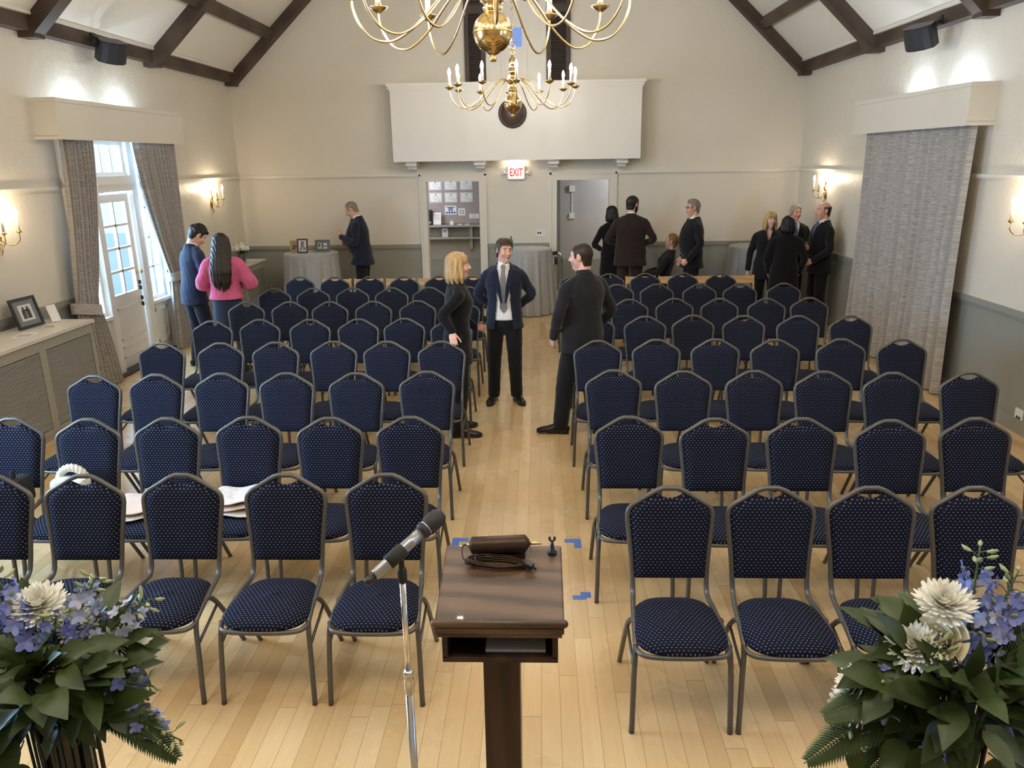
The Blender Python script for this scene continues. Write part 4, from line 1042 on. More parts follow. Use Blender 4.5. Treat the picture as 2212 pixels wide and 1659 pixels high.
    def shirt(s, m, hem=.92, g=.006, collar=True, name='shirt'):
        mb = MB(); P, R = s.torso(g, hem); mb.tube(P, R, 20, side=(1, 0, 0))
        if collar: mb.tube([s.U((0, -.020, 1.462)), s.U((0, -.012, 1.497)), s.U((0, -.006, 1.525))], [(.072, .066), (.062, .062), (.060, .060)], 16, side=(1, 0, 0))
        s.add(name, remesh(mb, s.vox*1.15, 4), m)
        if collar:
            cb = MB()
            for q in (-1, 1):
                V = [s.U(p) for p in ((q*.004, .060, 1.505), (q*.048, .030, 1.522), (q*.062, .034, 1.470), (q*.030, .080, 1.445))]
                cb.add(V+[v+Vector((0, -.006, 0)) for v in V], [(0,1,2,3),(7,6,5,4),(0,4,5,1),(1,5,6,2),(2,6,7,3),(3,7,4,0)])
            s.add('collar', cb, m)
        return s
    def tie(s, m, z1=1.05, g=.020):
        mb = MB(); V = []
        zs = [1.492, 1.470, 1.455, 1.38, 1.28, 1.18, z1+.05, z1]
        ws = [.020, .024, .015, .026, .032, .037, .040, .004]
        ry = {}
        for z, w_ in zip(zs, ws):
            t_ = [(1.05, .108), (1.22, .112), (1.31, .120), (1.385, .108), (1.43, .086), (1.465, .076), (1.50, .064)]
            y = t_[0][1]
            for (a, b), (c, d) in zip(t_, t_[1:]):
                if a <= z <= c: y = b+(d-b)*(z-a)/(c-a)
            y += g+.004+s.belly*.6*max(0, 1-abs(z-1.15)/.2)
            for q in (-1, 1):
                for o in (0, -.010): V.append(s.U((q*w_, y+o-abs(w_)*.12, z)))
        F = []
        for i in range(len(zs)-1):
            a = i*4; b = a+4; F += [(a, a+2, b+2, b), (a+1, b+1, b+3, a+3), (a, b, b+1, a+1), (a+2, a+3, b+3, b+2)]
        mb.add(V, F); s.add('tie', mb, m); return s
    def trousers(s, m, rs=(.084, .090, .078, .070, .064), waist=1.03, name='trousers'):
        mb = MB(); P = [Vector((0, s.hip.y, .86)), Vector((0, s.hip.y, .95)), s.U((0, 0, waist))] if not s.seat else [s.hip+Vector((0, 0, -.03)), s.hip+Vector((0, 0, .03)), s.U((0, 0, waist))]
        mb.tube(P, [(.158*s.wid, .118), (.170*s.wid, .122), (.158*s.wid, .110+s.belly*.5)], 20, side=(1, 0, 0), roundcap=True)
        for sd in (1, -1):
            L = s.leg[sd]; hp = Vector((sd*s.hipj, s.hip.y, s.hip.z-.03)); kn = Vector(L['kn']); an = Vector(L['an'])+Vector((0, 0, -.03))
            c = [hp+Vector((0, 0, .02)), hp.lerp(kn, .5), kn, kn.lerp(an, .5), an+Vector((0, .004, 0))]
            mb.tube(bez(c, 3), [rs[0]+(rs[1]-rs[0])*i/3 for i in range(3)]+[rs[1]+(rs[2]-rs[1])*i/3 for i in range(3)]+[rs[2]+(rs[3]-rs[2])*i/3 for i in range(3)]+[rs[3]+(rs[4]-rs[3])*i/3 for i in range(4)], 14)
        s.add(name, remesh(mb, s.vox*1.2, 6, None, lambda v: .002*sin(v.z*34+v.x*50)*sin(v.y*40+v.z*13)), m); return s
    def skirt(s, m, hem=.60, flare=1.06):
        mb = MB(); mb.tube([Vector((0, 0, hem)), Vector((0, 0, .80)), Vector((0, 0, .93)), s.U((0, 0, 1.05))], [(.185*flare, .145*flare), (.185, .142), (.178, .135), (.148, .108)], 22, side=(1, 0, 0))
        s.add('skirt', remesh(mb, s.vox*1.2, 5), m); return s
    def shoes(s, m=None):
        for sd in (1, -1):
            L = s.leg[sd]; an = Vector(L['an']); f = Vector((L['dir'][0], L['dir'][1], 0)).normalized(); a = Vector((an.x, an.y, 0)); z = Vector((0, 0, 1))
            mb = MB()
            mb.tube([a-f*.062+z*.046, a-f*.02+z*.054, a+f*.05+z*.050, a+f*.11+z*.038, a+f*.175+z*.030, a+f*.208+z*.026], [(.026, .036), (.037, .050), (.040, .048), (.046, .036), (.042, .028), (.024, .020)], 14, side=(f.y, -f.x, 0), roundcap=True)
            mb.tube([a-f*.072+z*.008, a-f*.03+z*.008, a+f*.05+z*.007, a+f*.12+z*.006, a+f*.19+z*.006, a+f*.222+z*.006], [(.026, .008), (.036, .008), (.034, .007), (.048, .006), (.042, .006), (.018, .005)], 14, side=(f.y, -f.x, 0), roundcap=True)
            mb.tube([a+z*.05, a+z*.105], [.044, .042], 12)
            s.add('shoe', remesh(mb, .007, 3), m or M['shoe'])
        return s
    def done(s):
        o = bpy.data.objects.new('person', s.bodymesh); COL.objects.link(o); o.data.materials.append(s.skin)
        o.location = s.loc; o.rotation_euler = (0, 0, s.yaw); o.scale = (s.k,)*3
        tag(o, s.label, 'person', s.group)
        for name, mb, m, par, lab in s.parts:
            if isinstance(mb, MB): c = mb.build(name, m)
            else:
                c = bpy.data.objects.new(name, mb); COL.objects.link(c)
                for q in (m if isinstance(m, list) else [m]): c.data.materials.append(q)
            c.parent = o
            if lab: c['label'] = lab
        s.obj = o; return o
    def world(s, p): return Vector(s.loc)+rotz(Vector(p)*s.k, s.yaw)
    def local(s, p): return rotz(Vector(p)-Vector(s.loc), -s.yaw)/s.k

# --- young man in the aisle, facing the stage
P = Person('smiling young man in open navy suit and grey tie standing in the aisle', -.36, 7.74, pi-.02, 1.70, 'ruddy', .0058)
P.head_yaw = .50; P.head_pitch = -.05
for sd in (1, -1): P.arm[sd] = dict(el=(sd*.285, -.075, 1.165), wr=(sd*.120, -.185, 1.00)); P.hand[sd] = dict(d=(-sd*.75, -.15, -.45), n=(0, 1, 0), curl=.5)
P.leg[1].update(kn=(.115, .02, .50), an=(.130, -.02, .085), dir=(.22, 1)); P.leg[-1].update(kn=(-.105, .02, .50), an=(-.118, -.02, .085), dir=(-.42, 1))
P.body().brows('brown').mouth(.8, True).hair('brown', 'wavy')
P.shirt(CL['white']).tie(mat('grey_striped_tie', (.16, .15, .14), .6), 1.00)
P.jacket(CL['navy'], .82, .022, lambda z: .060+.020*(1.5-z) if z > 1.12 else .068+.10*(1.12-z), 1.10).lapels(CL['navy'], 1.10, .062)
P.trousers(CL['black']).shoes().done()
# --- blonde woman resting her hand on a chair
P = Person('blonde woman in black resting her hand on a chair, facing the young man', -.745, 6.76, -1.35, 1.675, 'fair', .0058); P.fem = True
P.head_yaw = -.05; P.head_pitch = .05; P.lean = .03

P.arm[1] = dict(el=tuple(P.local((-.845, 6.535, 1.160))), wr=tuple(P.local((-.765, 6.535, 1.015))), abs=True)
dw = rotz(Vector((.12, -.62, -.42)), -P.yaw); nw = rotz(Vector((0, .45, -.85)), -P.yaw)
P.hand[1] = dict(d=dw, n=nw, curl=.42, spread=.22)
P.arm[-1] = dict(el=(-.235, .03, 1.13), wr=(-.16, .20, 1.02)); P.hand[-1] = dict(d=(.6, .6, 0), n=(.5, -.5, 0))
P.body().brows('blonde').mouth(.5).hair('blonde', 'bobfringe').jacket(CL['blackknit'], .72, .018, None, 1.06, .96, [.056, .060, .054, .050, .046, .043], 'coat', None, True)
P.trousers(CL['black'], (.094, .088, .072, .066, .062)).shoes().done()
# --- man seen from behind at the aisle
P = Person('short-haired man in charcoal suit seen from behind by the right aisle chairs', .385, 6.76, .62, 1.745, 'ruddy', .0062); P.wid = 1.12; P.belly = .02
P.head_yaw = .55; P.head_pitch = -.05
P.arm[-1] = dict(el=(-.29, -.02, 1.14), wr=(-.235, .12, .93)); P.arm[1] = dict(el=(.29, -.05, 1.14), wr=(.245, .13, .93))
P.leg[-1].update(kn=(-.13, .08, .50), an=(-.17, .10, .085), dir=(-.75, .70)); P.leg[1].update(kn=(.10, .0, .50), an=(.12, -.06, .085), dir=(.6, .8))
P.body().brows('darkbrown').mouth(0).hair('darkbrown', 'crop').shirt(CL['black']).jacket(CL['char'], .80, .026, None, 1.06).trousers(CL['black'], (.090, .096, .085, .078, .072)).shoes().done()
# --- man at the phone, girl in pink
P = Person('curly-haired man in blue suit looking at his phone by the garden door', -4.27, 9.28, -.72, 1.775, 'fair', .0072)
P.head_pitch = -.52; P.lean = .10; P.head_yaw = -.25
P.arm[1] = dict(el=(.275, .02, 1.14), wr=(.125, .245, 1.255)); P.hand[1] = dict(d=(-.25, .85, .35), n=(-.3, -.3, .9), curl=.55)
P.arm[-1] = dict(el=(-.265, .04, 1.14), wr=(-.06, .22, 1.20)); P.hand[-1] = dict(d=(.65, .70, .15), n=(.2, -.2, .9), curl=.4)
P.leg[1].update(kn=(.11, .06, .50), an=(.13, .02, .085)); P.leg[-1].update(kn=(-.10, .03, .50), an=(-.115, -.03, .085))
P.body().brows('dark').mouth(0).hair('dark', 'curly').shirt(CL['white']).jacket(CL['bluewool'], .80, .022, None, 1.06).trousers(CL['jean']).shoes().done()
R_ = Matrix.Rotation(-.72, 3, 'Z'); pw = P.world(P.U((.045, .375, 1.300)))
r = thing('phone', 'dark phone held up by the curly-haired man in the blue suit', 'phone', tuple(pw), -.72)
MB().rbox((0, 0, 0), (.074, .150, .009), (.55, 0, .1), .003).build('case', M['black'], r); MB().rbox((0, -.002, .005), (.066, .138, .002), (.55, 0, .1)).build('screen', mat('lit_phone_screen', (.3, .3, .35), .2, emit=(.7, .8, 1.0), estr=.8), r)
P = Person('long-haired girl in pink jumper and denim skirt seen from behind', -3.74, 8.98, .12, 1.675, 'fair', .0072); P.fem = True
P.arm[1] = dict(el=(.30, .05, 1.13), wr=(.10, .26, 1.10)); P.hand[1] = dict(d=(-.7, .5, 0), n=(0, -.4, 1)); P.arm[-1] = dict(el=(-.29, .05, 1.13), wr=(-.09, .26, 1.12)); P.hand[-1] = dict(d=(.7, .5, 0), n=(0, -.4, 1))
P.head_yaw = .15; P.head_pitch = -.2
P.body().hair('darkbrown', 'long').jacket(CL['pink'], .955, .042, None, 1.02, .93, [.080, .090, .088, .092, .080, .046], 'jumper', None, True)
P.skirt(CL['denim'], .585).trousers(CL['tights'], (.088, .080, .062, .058, .046), 1.0, 'tights').shoes(mat('dark_boots', (.03, .022, .018), .5)).done()
# --- elderly man at the photographs
P = Person('stout grey-haired man in dark suit bowing his head beside the photograph table', -2.93, 12.72, pi/2, 1.865, 'ruddy', .0085); P.belly = .065; P.wid = 1.10
P.head_pitch = -.42; P.lean = .10
P.arm[-1] = dict(el=(-.28, .02, 1.13), wr=(-.06, .275, 1.235)); P.hand[-1] = dict(d=(.55, .55, .45), n=(.6, -.7, .1), curl=1.0, fist=True)
P.arm[1] = dict(el=(.28, .02, 1.13), wr=(.12, .24, 1.10)); P.hand[1] = dict(d=(-.6, .6, .3), n=(-.5, -.7, 0), curl=.8)
P.body(nose=1.06).brows('grey').mouth(0).hair('grey', 'thin').shirt(CL['white']).tie(CL['navy'], 1.27, .022).jacket(CL['navy'], .78, .030, None, 1.12, .97, None, 'jacket', (1.22, .040)).trousers(CL['black']).shoes().done()
# --- right-hand back group
P = Person('bearded man in dark brown suit seen from behind near the right doorway', 1.44, 12.30, -.12, 1.885, 'fair', .0085); P.wid = 1.18; P.belly = .02
P.head_yaw = -.75; P.head_pitch = -.10
for sd in (1, -1): P.arm[sd] = dict(el=(sd*.33, -.02, 1.14), wr=(sd*.14, .24, 1.03)); P.hand[sd] = dict(d=(-sd*.7, .6, 0), n=(0, -.6, .6))
P.body().hair('dark', 'short').beard('dark').shirt(CL['white']).jacket(CL['brown'], .76, .030, None, 1.08).trousers(CL['brown']).shoes().done()
P = Person('person in black almost hidden behind the bearded man in the brown suit', 1.20, 12.93, .3, 1.70, 'fair', .0095); P.fem = True
P.arm[-1] = dict(el=(-.30, .03, 1.12), wr=(-.12, .22, 1.02)); P.body().hair('dark', 'bob').jacket(CL['blackknit'], .60, .022, None, 1.1, .97, None, 'coat', None, True).trousers(CL['black']).shoes().done()
P = Person('man in black suit and dark glasses standing in profile over the seated woman', 2.36, 12.02, 1.66, 1.835, 'ruddy', .0085); P.belly = .05; P.wid = 1.12
P.head_pitch = -.06
P.arm[-1] = dict(el=(-.285, -.03, 1.14), wr=(-.27, .13, .925)); P.hand[-1] = dict(d=(.1, .65, -.55), n=(.9, 0, 0), fist=True)
P.body(nose=1.04).brows('darkbrown').mouth(0).hair('grey', 'side').glasses().shirt(CL['white']).tie(CL['black'], 1.27, .022).jacket(CL['black'], .78, .030, None, 1.08, .97, None, 'jacket', (1.24, .036)).trousers(CL['black']).shoes().done()
# seated figure
P = Person('seated person with reddish hair, dark jacket and grey top below the standing man in glasses', 1.96, 12.52, 1.25, 1.72, 'tan', .0085); P.fem = True; P.seat = True
P.hip = Vector((0, -.02, .52)); P.lean = -.24
_U = P.U
def Us(p, P=P):
    q = Vector(p)-Vector((0, 0, .95)); q = Matrix.Rotation(-P.lean, 3, 'X') @ q; return q+P.hip
P.U = Us
for sd in (1, -1):
    P.leg[sd].update(kn=(sd*.11, .40, .52), an=(sd*.115, .44, .085)); P.arm[sd] = dict(el=(sd*.25, .06, 1.14), wr=(sd*.12, .28, 1.03)); P.hand[sd] = dict(d=(-sd*.3, .8, -.2), n=(0, 0, -1))
P.body().brows('ginger').mouth(.8).hair('ginger', 'side').shirt(CL['greyshirt'], .93, .010, False, 'top').jacket(CL['black'], .92, .022, lambda z: .055, 1.0, .95).trousers(CL['black'], (.09, .085, .07, .066, .062)).shoes().done()
r = thing('folding_chair', 'pale wooden folding chair carrying the seated person with reddish hair', 'chair', (1.96+.14, 12.52-.05, 0), 1.25+pi)
for s_ in (-1, 1):
    MB().rbox((s_*.205, .24, .40), (.022, .035, .84), (radians(-16), 0, 0), .004).build('leg', M['lightwood'], r); MB().rbox((s_*.18, .20, .21), (.022, .035, .50), (radians(32), 0, 0), .004).build('leg', M['lightwood'], r)
MB().rbox((0, .34, .745), (.43, .014, .105), (radians(-16), 0, 0), .003).build('back_slat', M['lightwood'], r)
MB().rbox((0, .08, .37), (.38, .34, .018), b=.004).build('seat', M['lightwood'], r)
# group of four by the closed curtain
P = Person('laughing blonde woman in black jacket left in the group of four', 3.40, 11.62, pi+.30-.6, 1.665, 'fair', .0085); P.fem = True
P.head_yaw = .35; P.wid = 1.10
P.arm[1] = dict(el=(.265, -.03, 1.12), wr=(.285, .03, .865)); P.arm[-1] = dict(el=(-.255, -.02, 1.12), wr=(-.25, .06, .87))
P.body().brows('blonde').mouth(1.0, True).hair('blondelight', 'bobfringe').jacket(CL['black'], .72, .024, None, 1.10, .97, None, 'jacket', (1.33, .05)).trousers(CL['black']).shoes().done()
P = Person('dark-haired woman in black seen from behind in the group of four', 3.51, 11.14, -.22, 1.635, 'fair', .0085); P.fem = True; P.wid = 1.12
for sd in (1, -1): P.arm[sd] = dict(el=(sd*.275, -.02, 1.12), wr=(sd*.23, .10, .90))
P.body().hair('black', 'bob').jacket(CL['blackknit'], .66, .022, None, 1.12, .98, None, 'cardigan').trousers(CL['black']).shoes().done()
P = Person('grey-haired man in dark suit and blue tie facing out in the group of four', 3.93, 12.18, pi-.02, 1.725, 'ruddy', .0085)
P.head_yaw = .25; P.wid = 1.06
P.arm[1] = dict(el=(.275, -.03, 1.14), wr=(.25, .08, .90))
P.body().brows('grey').mouth(.3).hair('silver', 'side').shirt(CL['white']).tie(mat('blue_patterned_tie', (.06, .12, .26), .5), 1.02).jacket(CL['black'], .78, .022, None, 1.06, .97, None, 'jacket', (1.12, .070)).lapels(CL['black'], 1.10, .066).trousers(CL['black']).shoes().done()
P = Person('balding man in black suit in profile at the right of the group of four', 4.08, 11.36, 1.72, 1.81, 'ruddy', .0085); P.belly = .025; P.wid = 1.04
P.arm[-1] = dict(el=(-.27, .02, 1.13), wr=(-.20, .20, .98)); P.hand[-1] = dict(d=(.25, .75, -.35), n=(.9, 0, -.1), curl=.6)
P.arm[1] = dict(el=(.26, .06, 1.14), wr=(.02, .24, 1.12)); P.hand[1] = dict(d=(-.8, .3, .15), n=(0, -.9, 0), curl=.4)
P.body(nose=1.08).brows('darkbrown').mouth(.7).hair('darkbrown', 'balding').shirt(CL['white']).tie(mat('blue_grey_tie', (.08, .13, .22), .5), 1.02, .02).jacket(CL['black'], .78, .024, None, 1.06, .97, None, 'jacket', (1.18, .045)).trousers(CL['black']).shoes().done()
# ================================================================== cocktail tables under grey cloths
M['tablecloth'] = cloth('grey_satin_tablecloth', (.34, .335, .325), (.30, .295, .285), 30, .5)
def cocktail(label, x, y, R, h, seed, nf=17):
    r = thing('cocktail_table', label, 'table', (x, y, 0), 0, 'cocktail tables under grey cloths')
    mb = MB()
    def fn(u, v):
        a = 2*pi*u
        if v < .22: q = v/.22; return (R*q*cos(a), R*q*sin(a), h+.004)
        t = (v-.22)/.78
        if t < .06: rr, z = R+.006*sin(t/.06*pi/2), h+.004-.02*(t/.06)
        else:
            k = (t-.06)/.94; f = sin(nf*a+seed)+.45*sin(nf*1.62*a+seed*2)+.3*sin(5*a+seed)
            rr = R+.006+.055*k+k**.8*.030*f; z = (h-.016)*(1-k)+.012
        return (rr*cos(a), rr*sin(a), z)
    mb.grid(fn, 220, 22, True, lambda u, v: (u*3, v*1.4)); mb.build('tablecloth', M['tablecloth'], r)
    MB().lathe([(0, h-.03), (R-.015, h-.03), (R-.012, h-.004), (0, h-.004)], n=28).build('table_top', M['lightwood'], r)
    MB().lathe([(0, 0), (.24, 0), (.24, .02), (.04, .05), (.035, h-.03), (0, h-.03)], n=18).build('pedestal', M['gunmetal'], r)
    return r
cocktail('grey-draped cocktail table carrying three framed photographs', -3.70, 12.42, .425, 1.06, 1.0)
cocktail('grey-draped cocktail table between the doorways, behind the young man', -.20, 12.70, .40, 1.06, 2.2)
cocktail('grey-draped cocktail table half hidden by the group of four', 3.50, 12.72, .40, 1.06, 3.1)
# framed photographs
def frame(label, loc, w_, h_, rz, tilt, fm, bw, group, draw, matc=(.78, .76, .70), inset=.0):
    r = thing('photo_frame', label, 'photo frame', loc, rz, group)
    R = Matrix.Rotation(-tilt, 3, 'X'); C0 = Vector((0, 0, h_/2))
    def pl(mb, x, z, sx, sz, y, th=.003): mb.rbox(R @ Vector((x, y, z+h_/2)), (sx, th, sz), (-tilt, 0, 0))
    mb = MB(); pl(mb, 0, h_/2-bw/2, w_, bw, 0, .018); pl(mb, 0, -h_/2+bw/2, w_, bw, 0, .018); pl(mb, -w_/2+bw/2, 0, bw, h_-2*bw, 0, .018); pl(mb, w_/2-bw/2, 0, bw, h_-2*bw, 0, .018); pl(mb, 0, 0, w_-.01, h_-.01, .008, .004)
    mb.build('moulding', fm, r)
    mb = MB(); pl(mb, 0, 0, w_-2*bw, h_-2*bw, .002, .003); mb.build('mount', mat('mount', matc, .7), r)
    for nm, col, blobs in draw:
        mb = MB()
        for k, (x, z, sx, sz) in enumerate(blobs): pl(mb, x, z, sx, sz, -.0012-.0004*k, .001)
        mb.build(nm, mat(nm, col, .5), r)
    mb = MB(); mb.rbox(R @ Vector((0, .045, h_*.32)), (.05, .004, h_*.66), (.30, 0, 0)); mb.build('easel_back', M['black'], r); return r
GP = 'framed photographs on the cocktail table'
frame('small gold-framed brown photograph, leftmost on the cocktail table', (-3.955, 12.46, 1.070), .185, .185, .12, .18, mat('gold_frame', (.40, .25, .09), .35, .5), .018, GP,
      [('photograph', (.33, .27, .18), [(0, 0, .145, .145)]), ('photo_figures', (.12, .075, .04), [(-.035, -.01, .03, .08), (.02, .0, .06, .03), (.045, -.03, .02, .05)])], (.45, .36, .22))
frame('dark-framed black and white portrait in front on the cocktail table', (-3.80, 12.30, 1.070), .170, .225, .05, .18, mat('dark_frame', (.035, .018, .016), .35), .022, GP,
      [('photograph', (.62, .58, .60), [(0, 0, .122, .178)]), ('photo_figures', (.16, .14, .15), [(0, .01, .055, .07), (0, .055, .04, .035), (.03, -.045, .04, .04), (-.025, -.05, .03, .05)])])
frame('wide grey-green frame with a couple, rightmost on the cocktail table', (-3.52, 12.46, 1.070), .245, .190, -.03, .16, mat('grey_green_frame', (.075, .085, .080), .4), .045, GP,
      [('photograph', (.55, .50, .44), [(0, 0, .155, .095)]), ('photo_figures', (.06, .06, .06), [(0, .0, .03, .085), (-.05, .005, .03, .06), (.045, -.01, .05, .02), (0, -.06, .12, .012)])], (.10, .11, .105))
frame('black-framed portrait of a couple leaning on the radiator cover', (-4.90, 7.11, .970), .33, .295, pi/2-.10, .25, mat('black_frame', (.022, .022, .026), .3), .026, None,
      [('photograph', (.60, .59, .56), [(0, 0, .17, .155)]), ('photo_figures', (.045, .045, .05), [(-.028, -.015, .05, .085), (.028, -.015, .05, .085), (-.028, .042, .026, .032), (.028, .042, .026, .032)])], (.16, .18, .19))
for lab, (x, y), rz, sx, sy, c in (('printed leaflet lying beside the portrait on the radiator cover', (-4.74, 6.76), .2, .15, .22, (.42, .40, .42)), ('small dark card lying beyond the portrait on the radiator cover', (-4.76, 7.15), .5, .10, .07, (.16, .10, .09))):
    r = thing('leaflet', lab, 'leaflet', (x, y, .9665), rz, 'leaflets on the radiator cover')
    MB().box(-sx/2, sx/2, -sy/2, sy/2, 0, .0025).build('sheet', M['paper'], r); MB().box(-sx*.4, sx*.4, -sy*.4, sy*.2, .0026, .0032).build('printing', mat('print_'+lab[:5], c, .6), r)
r = thing('card_stand', 'pale slanted card stand at the end of the radiator cover by the curtain', 'card stand', (-4.86, 7.40, .966), .3)
MB().rbox((0, 0, .085), (.11, .004, .17), (radians(-18), 0, radians(60)), .001).build('card', M['paper'], r); MB().rbox((.01, 0, .006), (.06, .07, .008), (0, 0, .9), .002).build('foot', M['plastic_white'], r)

# vase of white flowers on the corner cabinet
def petal_ball(mb, c, R, n, seed, sz=.35):
    rnd = random.Random(seed)
    for i in range(n):
        th = rnd.uniform(0, 2*pi); ph = math.acos(rnd.uniform(-.3, 1)); d_ = Vector((sin(ph)*cos(th), sin(ph)*sin(th), cos(ph)))
        q = d_.to_track_quat('Z', 'Y').to_matrix() @ Matrix.Rotation(rnd.uniform(0, 6), 3, 'Z'); L = R*sz
        mb.add([Vector(c)+d_*R*.9+q @ Vector(p) for p in ((-L, -L*.8, -L*.3), (L, -L*.8, -L*.3), (L, L*.8, .0), (0, L*1.15, L*.15), (-L, L*.8, .0))], [(0, 1, 2, 3, 4)])
r = thing('flower_vase', 'glass vase of white roses on the corner cabinet', 'vase', (-4.78, 12.25, .931))
MB().lathe([(0,0),(.05,0),(.055,.02),(.05,.10),(.06,.16),(.056,.16),(.046,.10),(.05,.025),(0,.02)], n=18).build('vase', mat('green_glass_vase', (.05, .09, .07), .1, spec=.6), r)
M['petal_white'] = mat('white_petals', (.80, .78, .70), .6); M['leaf'] = None
rnd = random.Random(9)
for i in range(9):
    a = 2*pi*i/9*1.0; q = .10 if i < 7 else .02; mb = MB(); c = (q*cos(a*9/7), q*sin(a*9/7), .22+.05*(i >= 7)+.02*rnd.random())
    mb.ell(c, .036, 10, 7); petal_ball(mb, c, .046, 26, i, .45); mb.build('rose', M['petal_white'], r)
mb = MB()
for i in range(34):
    a = rnd.uniform(0, 2*pi); d_ = Vector((cos(a), sin(a), rnd.uniform(-.3, .9))); b_ = Vector((0, 0, .19)); t_ = b_+d_*rnd.uniform(.10, .17); s_ = d_.cross(Vector((0, 0, 1))).normalized()*.018
    m_ = (b_+t_)/2; mb.add([b_, m_+s_, t_, m_-s_], [(0, 1, 2, 3)])
mb.build('leaves', mat('dark_leaves', (.03, .05, .02), .5), r)
r = thing('bottle', 'small green bottle standing on the table behind the young man', 'bottle', (-.46, 12.62, 1.067))
MB().lathe([(0,0),(.032,0),(.034,.01),(.034,.11),(.028,.14),(.013,.165),(.012,.205),(0,.205)], n=14).build('glass_body', mat('green_bottle', (.03, .16, .05), .12, spec=.6), r); MB().lathe([(0,.204),(.015,.204),(.015,.222),(0,.222)], n=12).build('cap', M['plastic_white'], r)

# folding walker beside the middle table
r = thing('walking_frame', 'folded chrome walking frame with black grips beside the middle table', 'walker', (.33, 13.14, 0), 0)
for q in (-1, 1):
    y = q*.10
    MB().tube(bez([(.07, y, .03), (.06, y, .45), (.05, y, .80), (.03, y, .90), (-.03, y, .93), (-.12, y, .92)], 4), .0135, 8).build('side_tube', M['chrome'], r)
    MB().tube(bez([(-.14, y, .02), (-.12, y, .45), (-.085, y, .82)], 4), .0135, 8).build('leg', M['chrome'], r)
    MB().tube([(-.03, y, .93), (-.15, y, .915)], .019, 8, roundcap=True).build('grip', M['rubber'], r)
    MB().lathe([(0,-.015),(.06,-.013),(.066,0),(.06,.013),(0,.015)], (.07, y+.03*q, .066), 18, Matrix.Rotation(pi/2, 3, 'X')).build('wheel', M['rubber'], r)
    MB().lathe([(0,0),(.018,0),(.018,.05),(0,.05)], (-.14, y, 0), 10).build('rubber_foot', M['rubber'], r)
MB().tube([(.055, -.10, .62), (.055, .10, .62)], .011, 8).tube([(.062, -.10, .34), (.062, .10, .34)], .011, 8).build('cross_bar', M['chrome'], r)
MB().rbox((-.045, -.10, .80), (.05, .05, .10), b=.008).rbox((-.045, .10, .80), (.05, .05, .10), b=.008).build('brake_housing', M['black'], r)

# ================================================================== notice board and shelves in the left doorway
tag(MB().box(-2.13, -1.04, 14.915, 14.948, 1.30, 2.20).build('notice_board', mat('mauve_pinboard', (.33, .27, .255), .9)), 'mauve pin board with six certificates in the left doorway', 'notice board')
def sheet(name, label, cat, x, z, w_, h_, group, kind):
    r = thing(name, label, cat, (x, 14.913, z), 0, group)
    MB().box(-w_/2, w_/2, -.003, 0, -h_/2, h_/2).build('paper', M['paper'], r)
    mb = MB()
    if kind == 'cert':
        t = .006
        for a, b, c, d_ in ((-.44, .44, .40, .40), (-.44, .44, -.40, -.40)): mb.box(a*w_, b*w_, -.0042, -.0031, c*h_-t/2, d_*h_+t/2)
        for q in (-.44, .44): mb.box(q*w_-t/2, q*w_+t/2, -.0042, -.0031, -.4*h_, .4*h_)
        for k, q in enumerate((.6, .5, .62, .55, .4)): mb.box(-w_*q/2, w_*q/2, -.0042, -.0031, h_*(.16-.10*k)-.002, h_*(.16-.10*k)+.002)
        mb.build('printing', M['ink'], r)
        s_ = MB(); s_.lathe([(0,0),(.012,0),(.012,.003),(0,.003)], (0, -.003, h_*.30), 12, RX); s_.lathe([(0,0),(.009,0),(.009,.002),(0,.002)], (w_*.30, -.003, -h_*.26), 12, RX); s_.build('seal', mat('dark_seal', (.05,.05,.07), .6), r)
    elif kind == 'blue':
        for x0, x1, z0, z1 in ((-.40, .40, .30, .38), (-.20, .20, .16, .28), (-.20, .20, .02, .12), (-.20, -.02, -.12, -.02), (.02, .20, -.12, -.02), (-.42, -.24, -.38, -.18), (-.20, -.02, -.38, -.18), (.02, .20, -.38, -.18), (.24, .42, -.38, -.18)): mb.box(x0*w_, x1*w_, -.0042, -.0031, z0*h_, z1*h_)
        mb.build('printing', M['blueink'], r)
    elif kind == 'box':
        for x0, x1, z0, z1 in ((-.3, .3, .18, .28), (-.3, .3, -.28, -.18), (-.3, -.14, -.18, .18), (.14, .3, -.18, .18)): mb.box(x0*w_, x1*w_, -.0042, -.0031, z0*h_, z1*h_)
        mb.build('printing', M['ink'], r)
    else:
        for k in range(kind): mb.box(-w_*.36, w_*(.36-.1*(k % 2)), -.0042, -.0031, h_*(.32-.64*k/max(1, kind-1))-.003, h_*(.32-.64*k/max(1, kind-1))+.003)
        mb.build('printing', M['ink'], r)
    return r
for j, (z, rn) in enumerate(((2.02, 'upper'), (1.79, 'lower'))):
    for i, (x, cn) in enumerate(((-1.96, 'left'), (-1.67, 'middle'), (-1.375, 'right'))):
        sheet('certificate', 'white certificate, %s of the %s row on the pin board' % (cn, rn), 'certificate', x, z, .235, .175, 'certificates on the pin board', 'cert')
sheet('poster', 'white notice with blue block lettering on the pin board', 'notice', -1.685, 1.555, .22, .165, None, 'blue')
sheet('poster', 'small square white notice with grey box beside the blue lettered notice', 'notice', -1.475, 1.52, .13, .13, None, 'box')
sheet('poster', 'narrow white notice low at the right of the pin board', 'notice', -1.24, 1.44, .18, .085, None, 4)
for lab, z, hh in (('grey upper shelf holding papers in the left doorway', 1.255, .035), ('grey lower shelf of the left doorway', 1.03, .035)):
    r = thing('wall_shelf', lab, 'shelf', (-1.60, 14.948, z), 0, 'grey shelves in the left doorway'); MB().box(-.72, .62, -.26, 0, 0, hh).build('board', M['radpaint'], r); MB().box(.28, .335, -.22, 0, -.20, 0).box(.28, .335, -.03, 0, -.24, 0).build('bracket', M['wainscot'], r)
